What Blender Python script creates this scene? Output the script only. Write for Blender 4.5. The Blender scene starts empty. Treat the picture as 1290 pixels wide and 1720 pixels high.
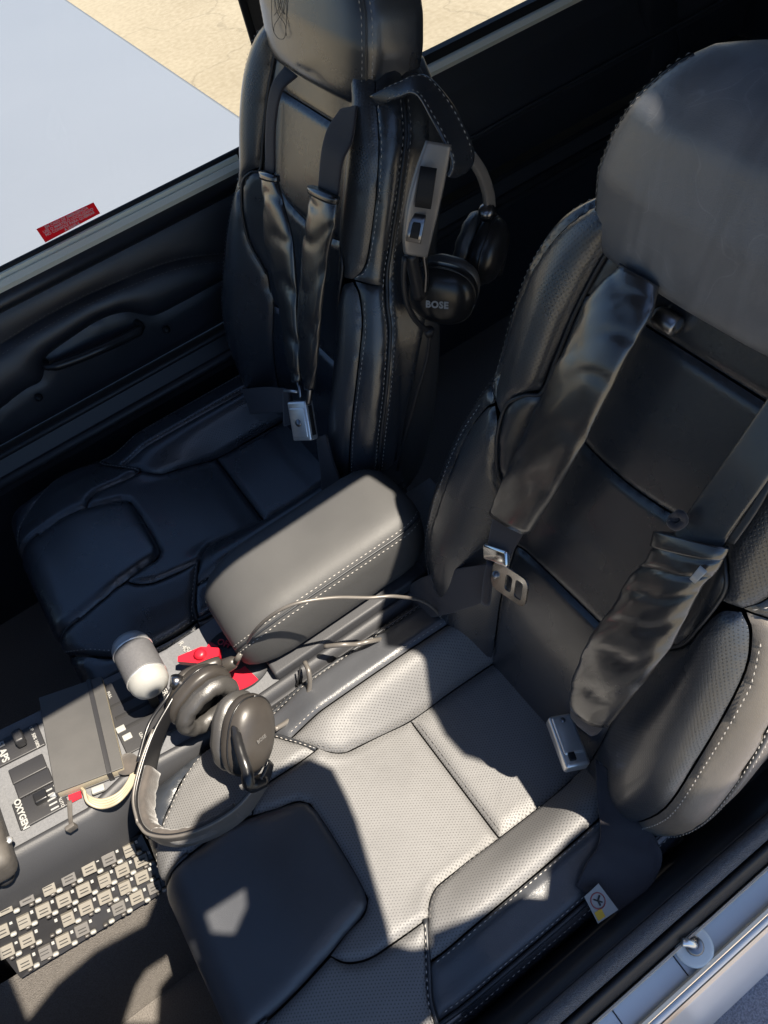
import bpy, math, random
import numpy as np
from mathutils import Vector, Matrix
from mathutils.geometry import delaunay_2d_cdt, tessellate_polygon

# ------------------------------------------------------------------ camera, world, sun
# world axes: X aft, Y starboard (away from the open door), Z up; seat cushion at z = 0, metres
scene = bpy.context.scene
COL = scene.collection
CR = np.array([[0.81626721, -0.55284494, -0.16754194],
               [-0.5324646, -0.60756894, -0.58935679],
               [0.22402964, 0.57028278, -0.79030897]])
CC = np.array([-0.06990146, -0.32117955, 0.97328549])
CF = 1320.6
cam = bpy.data.cameras.new('camera'); camo = bpy.data.objects.new('camera', cam); COL.objects.link(camo)
cam.sensor_fit = 'VERTICAL'; cam.sensor_height = 24.0; cam.lens = CF / 1720.0 * 24.0
cam.clip_start = 0.02; cam.clip_end = 400
mw = Matrix.Identity(4)
for i in range(3):
    mw[i][0] = CR[0][i]; mw[i][1] = -CR[1][i]; mw[i][2] = -CR[2][i]; mw[i][3] = CC[i]
camo.matrix_world = mw
scene.camera = camo
scene.render.resolution_x = 768; scene.render.resolution_y = 1024

SUN = np.array([-.38, .36, -1.0]); SUN = SUN / np.linalg.norm(SUN)      # direction the light travels
world = bpy.data.worlds.new('World'); scene.world = world; world.use_nodes = True
wn = world.node_tree.nodes; wl = world.node_tree.links
bg = wn['Background']; sky = wn.new('ShaderNodeTexSky'); sky.sky_type = 'NISHITA'; sky.sun_disc = False
sky.sun_elevation = math.asin(-SUN[2]); sky.sun_rotation = math.atan2(-SUN[0], -SUN[1])
sky.air_density = 1.0; sky.dust_density = .6; sky.ozone_density = 6.0
wl.new(sky.outputs[0], bg.inputs[0]); bg.inputs[1].default_value = 0.06
sl = bpy.data.lights.new('sun', 'SUN'); sl.energy = 5.0; sl.angle = math.radians(0.5); sl.color = (1.0, .90, .76)
so = bpy.data.objects.new('sun', sl); COL.objects.link(so); so.location = (2, -2, 5)
so.rotation_euler = Vector(SUN).to_track_quat('-Z', 'Y').to_euler()
vs = scene.view_settings
vs.view_transform = 'Standard'; vs.look = 'None'; vs.exposure = 1.5; vs.gamma = 1.0; vs.use_curve_mapping = False

random.seed(4); rng = np.random.default_rng(4)

# ------------------------------------------------------------------ photo geometry -> place
def ray(px, py): return CR.T @ np.array([(px - 645) / CF, (py - 860) / CF, 1.0])
def at_plane(px, py, p0, n):
    v = ray(px, py); return CC + v * (((np.array(p0) - CC) @ np.array(n)) / (v @ np.array(n)))
def atx(px, py, x): return at_plane(px, py, (x, 0, 0), (1, 0, 0))
def aty(px, py, y): return at_plane(px, py, (0, y, 0), (0, 1, 0))
def atz(px, py, z): return at_plane(px, py, (0, 0, z), (0, 0, 1))
TH = math.radians(17)
BT = np.array([math.sin(TH), 0, math.cos(TH)]); BN = np.array([-math.cos(TH), 0, math.sin(TH)])
BB = np.array([.2, 0, 0])
def atb(px, py, d, yc): return at_plane(px, py, BB + np.array([0, yc, 0]) + BN * d, BN)
KS = .23
def zt(x): return np.maximum(0, KS * (-.18 - np.asarray(x, float)))
def atc(px, py, lift=0):
    n = np.array([KS, 0, 1.0])
    p = at_plane(px, py, (-.18, 0, lift), n)
    return p if p[0] < -.18 else atz(px, py, lift)

# ------------------------------------------------------------------ materials
def mat(name, base, rough=.5, metal=0, spec=.5, noise=None, bump=None, coat=0, sheen=0):
    m = bpy.data.materials.new(name); m.use_nodes = True
    n = m.node_tree.nodes; l = m.node_tree.links; b = n['Principled BSDF']
    b.inputs['Base Color'].default_value = (*base, 1); b.inputs['Roughness'].default_value = rough
    b.inputs['Metallic'].default_value = metal; b.inputs['Specular IOR Level'].default_value = spec
    b.inputs['Coat Weight'].default_value = coat; b.inputs['Sheen Weight'].default_value = sheen
    tc = n.new('ShaderNodeTexCoord')
    if noise:                                   # (scale, amount, second colour)
        t = n.new('ShaderNodeTexNoise'); t.inputs['Scale'].default_value = noise[0]; t.inputs['Detail'].default_value = 6
        l.new(tc.outputs['Object'], t.inputs['Vector'])
        r = n.new('ShaderNodeMapRange'); r.inputs[1].default_value = .35; r.inputs[2].default_value = .65
        l.new(t.outputs['Fac'], r.inputs[0])
        mx = n.new('ShaderNodeMix'); mx.data_type = 'RGBA'
        mx.inputs['A'].default_value = (*base, 1); mx.inputs['B'].default_value = (*noise[2], 1)
        ml = n.new('ShaderNodeMath'); ml.operation = 'MULTIPLY'; ml.inputs[1].default_value = noise[1]
        l.new(r.outputs[0], ml.inputs[0]); l.new(ml.outputs[0], mx.inputs['Factor'])
        l.new(mx.outputs['Result'], b.inputs['Base Color'])
    if bump:                                    # (scale, strength, distance)
        t = n.new('ShaderNodeTexNoise'); t.inputs['Scale'].default_value = bump[0]; t.inputs['Detail'].default_value = 4
        l.new(tc.outputs['Object'], t.inputs['Vector'])
        bp = n.new('ShaderNodeBump'); bp.inputs['Strength'].default_value = bump[1]; bp.inputs['Distance'].default_value = bump[2]
        l.new(t.outputs['Fac'], bp.inputs['Height']); l.new(bp.outputs[0], b.inputs['Normal'])
    return m

def leather(name, base=(.05, .048, .046), rough=.42, perf=False, wrinkle=.25, worn=0.0, coat=0.0, spec=.9):
    m = bpy.data.materials.new(name); m.use_nodes = True
    n = m.node_tree.nodes; l = m.node_tree.links; b = n['Principled BSDF']
    b.inputs['Specular IOR Level'].default_value = spec; b.inputs['Coat Weight'].default_value = coat; b.inputs['Coat Roughness'].default_value = .17
    tc = n.new('ShaderNodeTexCoord')
    def math_(op, a, bv=None, c=None):
        q = n.new('ShaderNodeMath'); q.operation = op
        for i, x in enumerate((a, bv, c)):
            if x is None: continue
            if hasattr(x, 'links'): l.new(x, q.inputs[i])
            else: q.inputs[i].default_value = x
        return q.outputs[0]
    def noise(sc, det=4, vec=None, dist=0):
        t = n.new('ShaderNodeTexNoise'); t.inputs['Scale'].default_value = sc; t.inputs['Detail'].default_value = det
        t.inputs['Distortion'].default_value = dist
        l.new(vec if vec is not None else tc.outputs['Object'], t.inputs['Vector']); return t.outputs['Fac']
    grain = n.new('ShaderNodeTexVoronoi'); grain.inputs['Scale'].default_value = 620; grain.feature = 'DISTANCE_TO_EDGE'
    l.new(tc.outputs['Object'], grain.inputs['Vector'])
    g1 = math_('MINIMUM', math_('MULTIPLY', grain.outputs['Distance'], 4.0), 1.0)
    w1 = noise(26, 5, dist=.6); w2 = noise(90, 3)
    h = math_('ADD', math_('MULTIPLY', g1, .00012), math_('MULTIPLY', w1, .003 * wrinkle))
    h = math_('ADD', h, math_('MULTIPLY', w2, .0006 * wrinkle))
    wear = noise(9, 5)
    rg = math_('ADD', math_('MULTIPLY', math_('SUBTRACT', wear, .5), .3), rough)
    col = n.new('ShaderNodeMix'); col.data_type = 'RGBA'
    col.inputs['A'].default_value = (*[c * .8 for c in base], 1); col.inputs['B'].default_value = (*[c * 1.25 for c in base], 1)
    l.new(wear, col.inputs['Factor']); cout = col.outputs['Result']
    if worn:
        mp = n.new('ShaderNodeMapping'); mp.inputs['Scale'].default_value = (9, 24, 7)
        mp.inputs['Rotation'].default_value = (0.4, 0.3, .2)
        l.new(tc.outputs['Object'], mp.inputs['Vector'])
        sc_ = noise(1.0, 8, mp.outputs[0], 1.6)
        r_ = n.new('ShaderNodeMapRange'); r_.inputs[1].default_value = .42; r_.inputs[2].default_value = .72
        l.new(sc_, r_.inputs[0])
        mp2 = n.new('ShaderNodeTexVoronoi'); mp2.feature = 'DISTANCE_TO_EDGE'; mp2.inputs['Scale'].default_value = 14
        wv = n.new('ShaderNodeVectorMath'); wv.operation = 'ADD'; nz = n.new('ShaderNodeTexNoise'); nz.inputs['Scale'].default_value = 12
        l.new(tc.outputs['Object'], nz.inputs['Vector']); l.new(tc.outputs['Object'], wv.inputs[0])
        sc3 = n.new('ShaderNodeVectorMath'); sc3.operation = 'SCALE'; sc3.inputs['Scale'].default_value = .12
        l.new(nz.outputs['Color'], sc3.inputs[0]); l.new(sc3.outputs[0], wv.inputs[1]); l.new(wv.outputs[0], mp2.inputs['Vector'])
        cr = n.new('ShaderNodeMapRange'); cr.inputs[1].default_value = .0; cr.inputs[2].default_value = .02; cr.inputs[3].default_value = 1; cr.inputs[4].default_value = 0
        l.new(mp2.outputs['Distance'], cr.inputs[0])
        c2 = n.new('ShaderNodeMix'); c2.data_type = 'RGBA'; c2.inputs['B'].default_value = (.27, .275, .285, 1)
        l.new(cout, c2.inputs['A']); l.new(math_('MAXIMUM', math_('MULTIPLY', r_.outputs[0], worn), math_('MULTIPLY', math_('MULTIPLY', cr.outputs[0], r_.outputs[0]), .8)), c2.inputs['Factor']); cout = c2.outputs['Result']
        rg = math_('ADD', rg, math_('MULTIPLY', r_.outputs[0], .12))
        h = math_('ADD', h, math_('MULTIPLY', sc_, .0012 * worn))
    if perf:
        sep = n.new('ShaderNodeSeparateXYZ'); l.new(tc.outputs['UV'], sep.inputs[0])
        p = .0037
        U = math_('DIVIDE', sep.outputs[0], p * .866); row = math_('FLOOR', U)
        fu = math_('SUBTRACT', math_('FRACT', U), .5)
        V = math_('ADD', math_('DIVIDE', sep.outputs[1], p), math_('MULTIPLY', row, .5))
        fv = math_('SUBTRACT', math_('FRACT', V), .5)
        dd = math_('SQRT', math_('ADD', math_('MULTIPLY', math_('MULTIPLY', fu, fu), .75), math_('MULTIPLY', fv, fv)))
        hole = n.new('ShaderNodeMapRange'); hole.inputs[1].default_value = .13; hole.inputs[2].default_value = .26
        hole.inputs[3].default_value = 1; hole.inputs[4].default_value = 0; l.new(dd, hole.inputs[0])
        c3 = n.new('ShaderNodeMix'); c3.data_type = 'RGBA'; c3.inputs['B'].default_value = (*[c * .45 for c in base], 1)
        l.new(cout, c3.inputs['A']); l.new(hole.outputs[0], c3.inputs['Factor']); cout = c3.outputs['Result']
        h = math_('SUBTRACT', h, math_('MULTIPLY', hole.outputs[0], .0004))
    bp = n.new('ShaderNodeBump'); bp.inputs['Strength'].default_value = .55; bp.inputs['Distance'].default_value = 1.0
    l.new(h, bp.inputs['Height']); l.new(bp.outputs[0], b.inputs['Normal'])
    l.new(cout, b.inputs['Base Color']); l.new(rg, b.inputs['Roughness'])
    return m

M = {}
LB = (.026, .030, .037)
M['leather'] = leather('black_leather', LB, .27, coat=.45)
M['perf'] = leather('perforated_leather', (.030, .034, .041), .30, perf=True, coat=.35)
M['seatperf'] = leather('sat_on_perforated_leather', (.148, .147, .147), .52, perf=True, wrinkle=.6, spec=.45)  # sunlight put into the colour: lighter copy of the same perforated leather
M['seatl'] = leather('sat_on_leather', (.056, .059, .066), .36, wrinkle=.35, spec=.7)  # lighter copy of the smooth leather, lifted for the sunlit cushion
M['worn'] = leather('worn_leather', (.125, .13, .14), .33, wrinkle=.35, worn=.32)  # grey base lifted to paint in sky light; streaks and creases are wear
M['entry'] = leather('rubbed_entry_leather', (.115, .103, .09), .36, wrinkle=.5)  # warm lighter copy, sunlight painted into the door-side bolster
M['padl'] = leather('soft_pad_leather', (.022, .022, .024), .24, wrinkle=.1, coat=.9)
M['arm'] = leather('armrest_leather', (.062, .062, .062), .58, wrinkle=.2, spec=.45)
M['doorl'] = leather('door_leather', (.016, .018, .024), .42, wrinkle=.1)
M['thread'] = mat('grey_thread', (.38, .36, .335), .8)
M['dthread'] = mat('dark_thread', (.14, .135, .13), .8)
M['pipe'] = mat('piping_leather', (.028, .03, .034), .4)
M['web'] = mat('belt_webbing', (.022, .019, .024), .75, bump=(900, .5, .0008), sheen=.2)
M['steel'] = mat('bright_steel', (.80, .80, .79), .28, .75, bump=(60, .08, .001), noise=(40, .35, (.6, .6, .6)))
M['dsteel'] = mat('dark_steel', (.25, .25, .26), .3, 1)
M['plastic'] = mat('black_plastic', (.022, .022, .024), .45, bump=(500, .2, .0004))
M['gloss'] = mat('gloss_plastic', (.014, .014, .015), .28)
M['greyconsole'] = mat('console_textured_plastic', (.135, .138, .146), .6, noise=(350, .5, (.09, .093, .1)), bump=(700, .6, .0006))
M['darkconsole'] = mat('dark_console_plastic', (.04, .041, .045), .55, bump=(600, .4, .0005))
M['shell'] = mat('headset_shell', (.035, .031, .028), .40, noise=(30, .5, (.05, .045, .04)), bump=(300, .15, .0004))
M['arm_metal'] = mat('headset_grey_arm', (.15, .138, .125), .40, .3, noise=(40, .5, (.10, .093, .085)))
M['suede'] = mat('worn_suede', (.075, .064, .056), .9, noise=(60, .8, (.045, .04, .036)), bump=(400, .6, .0008), sheen=.3)
M['earpad'] = leather('ear_cushion_leather', (.045, .043, .041), .42, wrinkle=.7)
M['foam'] = mat('dark_foam', (.01, .01, .01), .95)
M['red'] = mat('red_plastic', (.45, .01, .024), .4)
M['placard'] = mat('red_placard', (.85, .03, .06), .5)
_n = M['placard'].node_tree.nodes; _l = M['placard'].node_tree.links; _t = _n.new('ShaderNodeBsdfTranslucent'); _t.inputs[0].default_value = (.95, .04, .07, 1)
_m = _n.new('ShaderNodeMixShader'); _m.inputs[0].default_value = .6; _l.new(_n['Principled BSDF'].outputs[0], _m.inputs[1]); _l.new(_t.outputs[0], _m.inputs[2]); _l.new(_m.outputs[0], _n['Material Output'].inputs['Surface'])
M['greylabel'] = mat('grey_label_plate', (.11, .105, .1), .55); M['face'] = mat('faded_face_plate', (.14, .125, .1), .6, noise=(60, .6, (.1, .09, .07)))
M['railgrey'] = mat('pale_rail', (.42, .42, .4), .6, noise=(60, .6, (.3, .3, .28)))
M['disc'] = mat('white_disc', (.8, .8, .77), .5)
M['chrome'] = mat('chrome', (.8, .8, .8), .12, 1)
M['arm_grey'] = mat('satin_grey_arm', (.30, .275, .25), .38, .4, noise=(40, .4, (.22, .2, .185)))  # lighter copy of the headset grey, brightness added for the shaded arms
M['white'] = mat('white_plastic', (.30, .30, .285), .45, noise=(60, .4, (.25, .245, .225)))
M['cream'] = mat('cream_cable', (.32, .28, .2), .5)
M['paper'] = mat('page_edges', (.34, .3, .22), .8, bump=(900, .5, .0006))
M['cover'] = mat('notebook_cover', (.055, .054, .053), .55, noise=(25, .6, (.07, .068, .066)), bump=(500, .25, .0005))
M['grip'] = mat('throttle_grip', (.10, .10, .105), .55, noise=(300, .4, (.07, .07, .075)), bump=(500, .5, .0008))
M['silver'] = mat('pale_silver_cap', (.36, .38, .40), .38, .2)
M['carpet'] = mat('charcoal_carpet', (.17, .165, .17), .95, noise=(500, .8, (.09, .087, .09)), bump=(900, 1, .003), sheen=.2)
M['floorc'] = mat('floor_carpet', (.18, .165, .15), .95, noise=(500, .8, (.10, .09, .08)), bump=(700, 1, .003))
M['rubber'] = mat('rubber_seal', (.012, .012, .014), .55)
M['paint'] = mat('pale_blue_grey_paint', (.66, .68, .70), .3, coat=.3, noise=(6, .4, (.58, .60, .63)))
M['champ'] = mat('champagne_trim', (.7, .58, .44), .35, .3)
M['wing'] = mat('wing_paint', (.195, .220, .255), .4, noise=(1.2, .5, (.18, .205, .24)))
M['mat'] = mat('grit_wing_walk', (.42, .42, .47), .9, noise=(420, .9, (.2, .2, .23)), bump=(420, 1, .004))
M['trimw'] = mat('ivory_trim', (.9, .86, .70), .4)
M['black'] = mat('matt_black', (.006, .006, .007), .7)
M['ink'] = mat('dark_print', (.03, .03, .03), .8)
M['wprint'] = mat('white_print', (.28, .28, .27), .6)
M['beige'] = mat('breaker_label_plate', (.185, .172, .148), .55, noise=(80, .4, (.14, .13, .11)))
M['bgrey'] = mat('breaker_collar', (.06, .056, .052), .4)
M['worngrey'] = mat('worn_grey_housing', (.09, .082, .074), .6, noise=(50, .9, (.055, .05, .045)), bump=(120, .4, .001))
M['brown'] = mat('brown_shoe_leather', (.09, .04, .025), .5, bump=(200, .4, .001))
M['yellow'] = mat('yellow_print', (.6, .36, .02), .6)
M['blue'] = mat('blue_light_lens', (.01, .14, .28), .2)
M['headliner'] = mat('pale_headliner', (.03, .03, .034), .9)  # dark coat of the added shade plate, cuts bounced light

# window: tinted acrylic
mg = bpy.data.materials.new('tinted_acrylic'); mg.use_nodes = True
n_ = mg.node_tree.nodes; l_ = mg.node_tree.links; n_.remove(n_['Principled BSDF'])
tr = n_.new('ShaderNodeBsdfTransparent'); tr.inputs[0].default_value = (.78, .785, .79, 1)
gl = n_.new('ShaderNodeBsdfGlossy'); gl.inputs['Roughness'].default_value = .02
fr = n_.new('ShaderNodeFresnel'); fr.inputs[0].default_value = 1.3
mxs = n_.new('ShaderNodeMixShader'); l_.new(fr.outputs[0], mxs.inputs[0]); l_.new(tr.outputs[0], mxs.inputs[1]); l_.new(gl.outputs[0], mxs.inputs[2])
l_.new(mxs.outputs[0], n_['Material Output'].inputs['Surface'])
M['acrylic'] = mg
mgw = mg.copy(); mgw.name = 'clear_acrylic'; mgw.node_tree.nodes['Transparent BSDF'].inputs[0].default_value = (.45, .46, .47, 1); M['clear'] = mgw  # windshield tint darkened to cut the fill light from ahead

# ground: weathered concrete with cracks
mgc = bpy.data.materials.new('sunlit_concrete'); mgc.use_nodes = True
n_ = mgc.node_tree.nodes; l_ = mgc.node_tree.links; b_ = n_['Principled BSDF']; b_.inputs['Roughness'].default_value = .9
tc_ = n_.new('ShaderNodeTexCoord')
t1 = n_.new('ShaderNodeTexNoise'); t1.inputs['Scale'].default_value = 28; t1.inputs['Detail'].default_value = 10
t2 = n_.new('ShaderNodeTexNoise'); t2.inputs['Scale'].default_value = .9; t2.inputs['Detail'].default_value = 4
for t in (t1, t2): l_.new(tc_.outputs['Object'], t.inputs['Vector'])
ramp = n_.new('ShaderNodeValToRGB'); ramp.color_ramp.elements[0].position = .38; ramp.color_ramp.elements[1].position = .62
ramp.color_ramp.elements[0].color = (.235, .203, .14, 1); ramp.color_ramp.elements[1].color = (.31, .275, .20, 1)
ad = n_.new('ShaderNodeMath'); ad.operation = 'MULTIPLY_ADD'; ad.inputs[1].default_value = .5; l_.new(t2.outputs['Fac'], ad.inputs[0])
hf = n_.new('ShaderNodeMath'); hf.operation = 'MULTIPLY'; hf.inputs[1].default_value = .5; l_.new(t1.outputs['Fac'], hf.inputs[0]); l_.new(hf.outputs[0], ad.inputs[2])
l_.new(ad.outputs[0], ramp.inputs[0])
vo = n_.new('ShaderNodeTexVoronoi'); vo.feature = 'DISTANCE_TO_EDGE'; vo.inputs['Scale'].default_value = .55
va = n_.new('ShaderNodeVectorMath'); va.operation = 'ADD'; vsx = n_.new('ShaderNodeVectorMath'); vsx.operation = 'SCALE'; vsx.inputs['Scale'].default_value = .5
t3 = n_.new('ShaderNodeTexNoise'); t3.inputs['Scale'].default_value = 3; t3.inputs['Detail'].default_value = 6
l_.new(tc_.outputs['Object'], t3.inputs['Vector']); l_.new(t3.outputs['Color'], vsx.inputs[0]); l_.new(vsx.outputs[0], va.inputs[1]); l_.new(tc_.outputs['Object'], va.inputs[0]); l_.new(va.outputs[0], vo.inputs['Vector'])
mr = n_.new('ShaderNodeMapRange'); mr.inputs[2].default_value = .008; l_.new(vo.outputs['Distance'], mr.inputs[0])
mr.inputs[3].default_value = .78; mr.inputs[4].default_value = 1
mm = n_.new('ShaderNodeMix'); mm.data_type = 'RGBA'; mm.blend_type = 'MULTIPLY'; mm.inputs['Factor'].default_value = 1
l_.new(ramp.outputs[0], mm.inputs['A']); l_.new(mr.outputs[0], mm.inputs['B']); l_.new(mm.outputs['Result'], b_.inputs['Base Color'])
M['concrete'] = mgc

# ------------------------------------------------------------------ mesh helpers
def obj(name, verts, faces, m, parent=None, smooth=True, uvs=None):
    me = bpy.data.meshes.new(name)
    me.from_pydata([tuple(map(float, v)) for v in verts], [], [tuple(map(int, f)) for f in faces])
    if smooth: me.polygons.foreach_set('use_smooth', [True] * len(me.polygons))
    if uvs is not None:
        lay = me.uv_layers.new(name='UVMap')
        li = np.zeros(len(me.loops), dtype=np.int32); me.loops.foreach_get('vertex_index', li)
        lay.data.foreach_set('uv', np.asarray(uvs, dtype=np.float32)[li].ravel())
    me.materials.append(M[m] if isinstance(m, str) else m)
    o = bpy.data.objects.new(name, me); COL.objects.link(o)
    if parent: attach(o, parent)
    return o
def attach(o, p):
    o.parent = p
    q = p; off = Vector((0, 0, 0))
    while q is not None: off += Vector(q.location); q = q.parent
    o.location = Vector(o.location) - off                       # roots are only translated
def thing(name, label, cat, loc=(0, 0, 0), group=None):
    o = bpy.data.objects.new(name, None); o.empty_display_size = .05; COL.objects.link(o); o.location = loc
    o['label'] = label; o['category'] = cat
    if group: o['group'] = group
    return o
def tag(o, label, cat, group=None):
    o['label'] = label; o['category'] = cat
    if group: o['group'] = group
    return o
def struct(o): o['kind'] = 'structure'; return o
def nrm(v): v = np.asarray(v, float); return v / (np.linalg.norm(v) + 1e-12)

def catmull(P, k=6):
    P = np.asarray(P, float)
    if len(P) < 3: return np.array([P[0] + (P[-1] - P[0]) * t for t in np.linspace(0, 1, k + 1)])
    Q = np.vstack([2 * P[0] - P[1], P, 2 * P[-1] - P[-2]]); out = []
    for i in range(1, len(Q) - 2):
        for t in np.linspace(0, 1, k, endpoint=False):
            a, b, c, d = Q[i - 1], Q[i], Q[i + 1], Q[i + 2]
            out.append(.5 * (2 * b + (c - a) * t + (2 * a - 5 * b + 4 * c - d) * t * t + (3 * b - a - 3 * c + d) * t ** 3))
    out.append(P[-1]); return np.array(out)
def loft(rings, cap=True, closed=True):
    n = len(rings[0]); V = [p for r in rings for p in r]; F = []
    for i in range(len(rings) - 1):
        for j in range(n if closed else n - 1):
            k = (j + 1) % n; F.append((i * n + j, i * n + k, (i + 1) * n + k, (i + 1) * n + j))
    if cap: F.append(tuple(range(n))[::-1]); F.append(tuple((len(rings) - 1) * n + j for j in range(n)))
    return V, F
def join(parts):
    V, F = [], []
    for v, f in parts:
        o = len(V); V += list(v); F += [tuple(i + o for i in q) for q in f]
    return V, F
def tube_vf(P, r, n=8, k=6, smooth=True):
    P = catmull(P, k) if smooth else np.asarray(P, float)
    T = np.gradient(P, axis=0); T /= np.linalg.norm(T, axis=1)[:, None] + 1e-12
    u = nrm(np.cross(T[0], [0.3, .5, .81])); rings = []
    for i in range(len(P)):
        u = nrm(u - T[i] * (u @ T[i])); w = np.cross(T[i], u)
        rr = r[min(i * len(r) // len(P), len(r) - 1)] if hasattr(r, '__len__') else r
        rings.append([P[i] + rr * (math.cos(a) * u + math.sin(a) * w) for a in np.linspace(0, 2 * math.pi, n, endpoint=False)])
    return loft(rings)
def tube(name, P, r, m, parent=None, n=8, k=6, smooth=True): return obj(name, *tube_vf(P, r, n, k, smooth), m, parent)
def sell(a, b, e, n=24):
    t = np.linspace(0, 2 * math.pi, n, endpoint=False); c, s = np.cos(t), np.sin(t)
    return np.stack([a * np.sign(c) * np.abs(c) ** (2 / e), b * np.sign(s) * np.abs(s) ** (2 / e)], 1)
def rib_vf(L, Rr, th, k=6, e=3.5, n=18, hint=None, wr=0, puff=0, wf=55.0, seed=0):
    L = catmull(L, k); Rr = catmull(Rr, k); mid = (L + Rr) / 2
    T = np.gradient(mid, axis=0); rings = []
    prev = None; m_ = len(mid)
    for i in range(m_):
        side = nrm(Rr[i] - L[i]); nn = nrm(np.cross(T[i], side))
        if prev is None:
            if hint is not None and nn @ np.array(hint) < 0: nn = -nn
        elif nn @ prev < 0: nn = -nn
        prev = nn; w = np.linalg.norm(Rr[i] - L[i]) / 2
        f = i / (m_ - 1); tt = th * (1 + puff * math.sin(math.pi * f) ** .5)
        sc = sell(w, tt / 2, e, n); r = []
        for x, z in sc:
            d = 0
            if wr and z > 0:
                p = mid[i] + side * x
                d = -wr * 2.2 * ((.5 + .5 * math.cos(wf * f + seed + 1.6 * math.sin(x * 70 + seed) + x * 40)) ** 6 + .7 * (.5 + .5 * math.cos(wf * .61 * f - x * 110 + seed * 3 + math.sin(f * 9))) ** 8) + wr * .5 * math.sin(wf * .4 * f + x * 50)
            r.append(mid[i] + side * x + nn * (z + d))
        rings.append(r)
    return loft(rings)
def rib(name, L, Rr, th, m, parent=None, **kw): return obj(name, *rib_vf(L, Rr, th, **kw), m, parent)
def rbox_vf(c, ax, half, r=.004, n=3):
    """bevelled box: centre, 3 axis vectors, half sizes; rings stacked along third axis"""
    ax = [nrm(a) for a in ax]; hx, hy, hz = half; r = min(r, hx * .95, hy * .95, hz * .95); rings = []
    def ring(ins, z):
        P = []
        for sx, sy, a0 in ((1, 1, 0), (-1, 1, 90), (-1, -1, 180), (1, -1, 270)):
            rr = max(r - ins, r * .25)
            for q in range(n + 1):
                a = math.radians(a0 + 90 * q / n)
                P.append(np.array(c) + ax[0] * (sx * (hx - ins - rr) + rr * math.cos(a)) + ax[1] * (sy * (hy - ins - rr) + rr * math.sin(a)) + ax[2] * z)
        return P
    for q in range(n + 1):
        a = math.pi / 2 * q / n; rings.append(ring(r * (1 - math.sin(a)), -hz + r * (1 - math.cos(a))))
    for q in range(n + 1):
        a = math.pi / 2 * q / n; rings.append(ring(r * (1 - math.cos(a)), hz - r + r * math.sin(a)))
    return loft(rings)
def rbox(name, c, ax, half, m, parent=None, r=.004, n=3): return obj(name, *rbox_vf(c, ax, half, r, n), m, parent)
WAX = [(1, 0, 0), (0, 1, 0), (0, 0, 1)]
def lathe_vf(prof, c, axis, n=24, ref=(0.2, .4, .9)):
    axis = nrm(axis); u = nrm(np.cross(axis, ref)); w = np.cross(axis, u)
    return loft([[np.array(c) + axis * t + r * (math.cos(a) * u + math.sin(a) * w) for a in np.linspace(0, 2 * math.pi, n, endpoint=False)] for r, t in prof])
def lathe(name, prof, c, axis, m, parent=None, n=24): return obj(name, *lathe_vf(prof, c, axis, n), m, parent)
def prism_vf(P, dirv):
    P = [np.array(p, float) for p in P]; d = np.array(dirv, float); n = len(P)
    V = P + [p + d for p in P]; F = [(i, (i + 1) % n, n + (i + 1) % n, n + i) for i in range(n)]
    tri = tessellate_polygon([[Vector(p) for p in P]])
    F += [tuple(t) for t in tri] + [tuple(n + i for i in reversed(t)) for t in tri]
    return V, F
def prism(name, P, dirv, m, parent=None): return obj(name, *prism_vf(P, dirv), m, parent, smooth=False)
def text(name, body, size, c, xdir, ydir, m, parent=None, bold=0.0, spacing=1.0):
    cu = bpy.data.curves.new(name, 'FONT'); cu.body = body; cu.size = size; cu.align_x = 'CENTER'; cu.align_y = 'CENTER'
    cu.extrude = .00025; cu.offset = bold; cu.space_character = spacing; cu.resolution_u = 3
    t = bpy.data.objects.new(name, cu); COL.objects.link(t)
    bpy.context.view_layer.update()
    me = bpy.data.meshes.new_from_object(t.evaluated_get(bpy.context.evaluated_depsgraph_get()))
    bpy.data.objects.remove(t)
    x = nrm(xdir); y = np.array(ydir, float); y = nrm(y - x * (y @ x)); z = np.cross(x, y)
    for v in me.vertices:
        v.co = Vector(np.array(c) + x * v.co.x + y * v.co.y + z * v.co.z)
    me.materials.clear(); me.materials.append(M[m])
    o = bpy.data.objects.new(name, me); COL.objects.link(o)
    if parent: attach(o, parent)
    return o

# ------------------------------------------------------------------ leather panels over a curved base surface
def chaikin(P, k=2):
    P = np.asarray(P, float)
    for _ in range(k):
        Q = np.roll(P, -1, 0); P = np.stack([.75 * P + .25 * Q, .25 * P + .75 * Q], 1).reshape(-1, 2)
    return P
def autospline(P, lim=math.cos(math.radians(42)), k=5):
    n = len(P); d = np.roll(P, -1, 0) - P; d = d / (np.linalg.norm(d, axis=1)[:, None] + 1e-12)
    c = [i for i in range(n) if d[i - 1] @ d[i] < lim]
    if len(c) < 2: return P
    out = []
    for a, b in zip(c, c[1:] + [c[0] + n]):
        run = np.array([P[i % n] for i in range(a, b + 1)])
        out.append(catmull(run, k)[:-1] if len(run) > 2 else run[:1])
    return np.vstack(out)
def densify(P, step):
    out = []
    for a, b in zip(P, np.roll(P, -1, 0)):
        k = max(1, int(math.ceil(np.linalg.norm(b - a) / step)))
        out += [a + (b - a) * t / k for t in range(k)]
    return np.array(out)
def segdist(Q, P):
    d = np.full(len(Q), 9.0)
    for a, b in zip(P, np.roll(P, -1, 0)):
        ab = b - a; t = np.clip(((Q - a) @ ab) / (ab @ ab + 1e-15), 0, 1)
        d = np.minimum(d, np.linalg.norm(Q - (a + t[:, None] * ab), axis=1))
    return d
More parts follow.
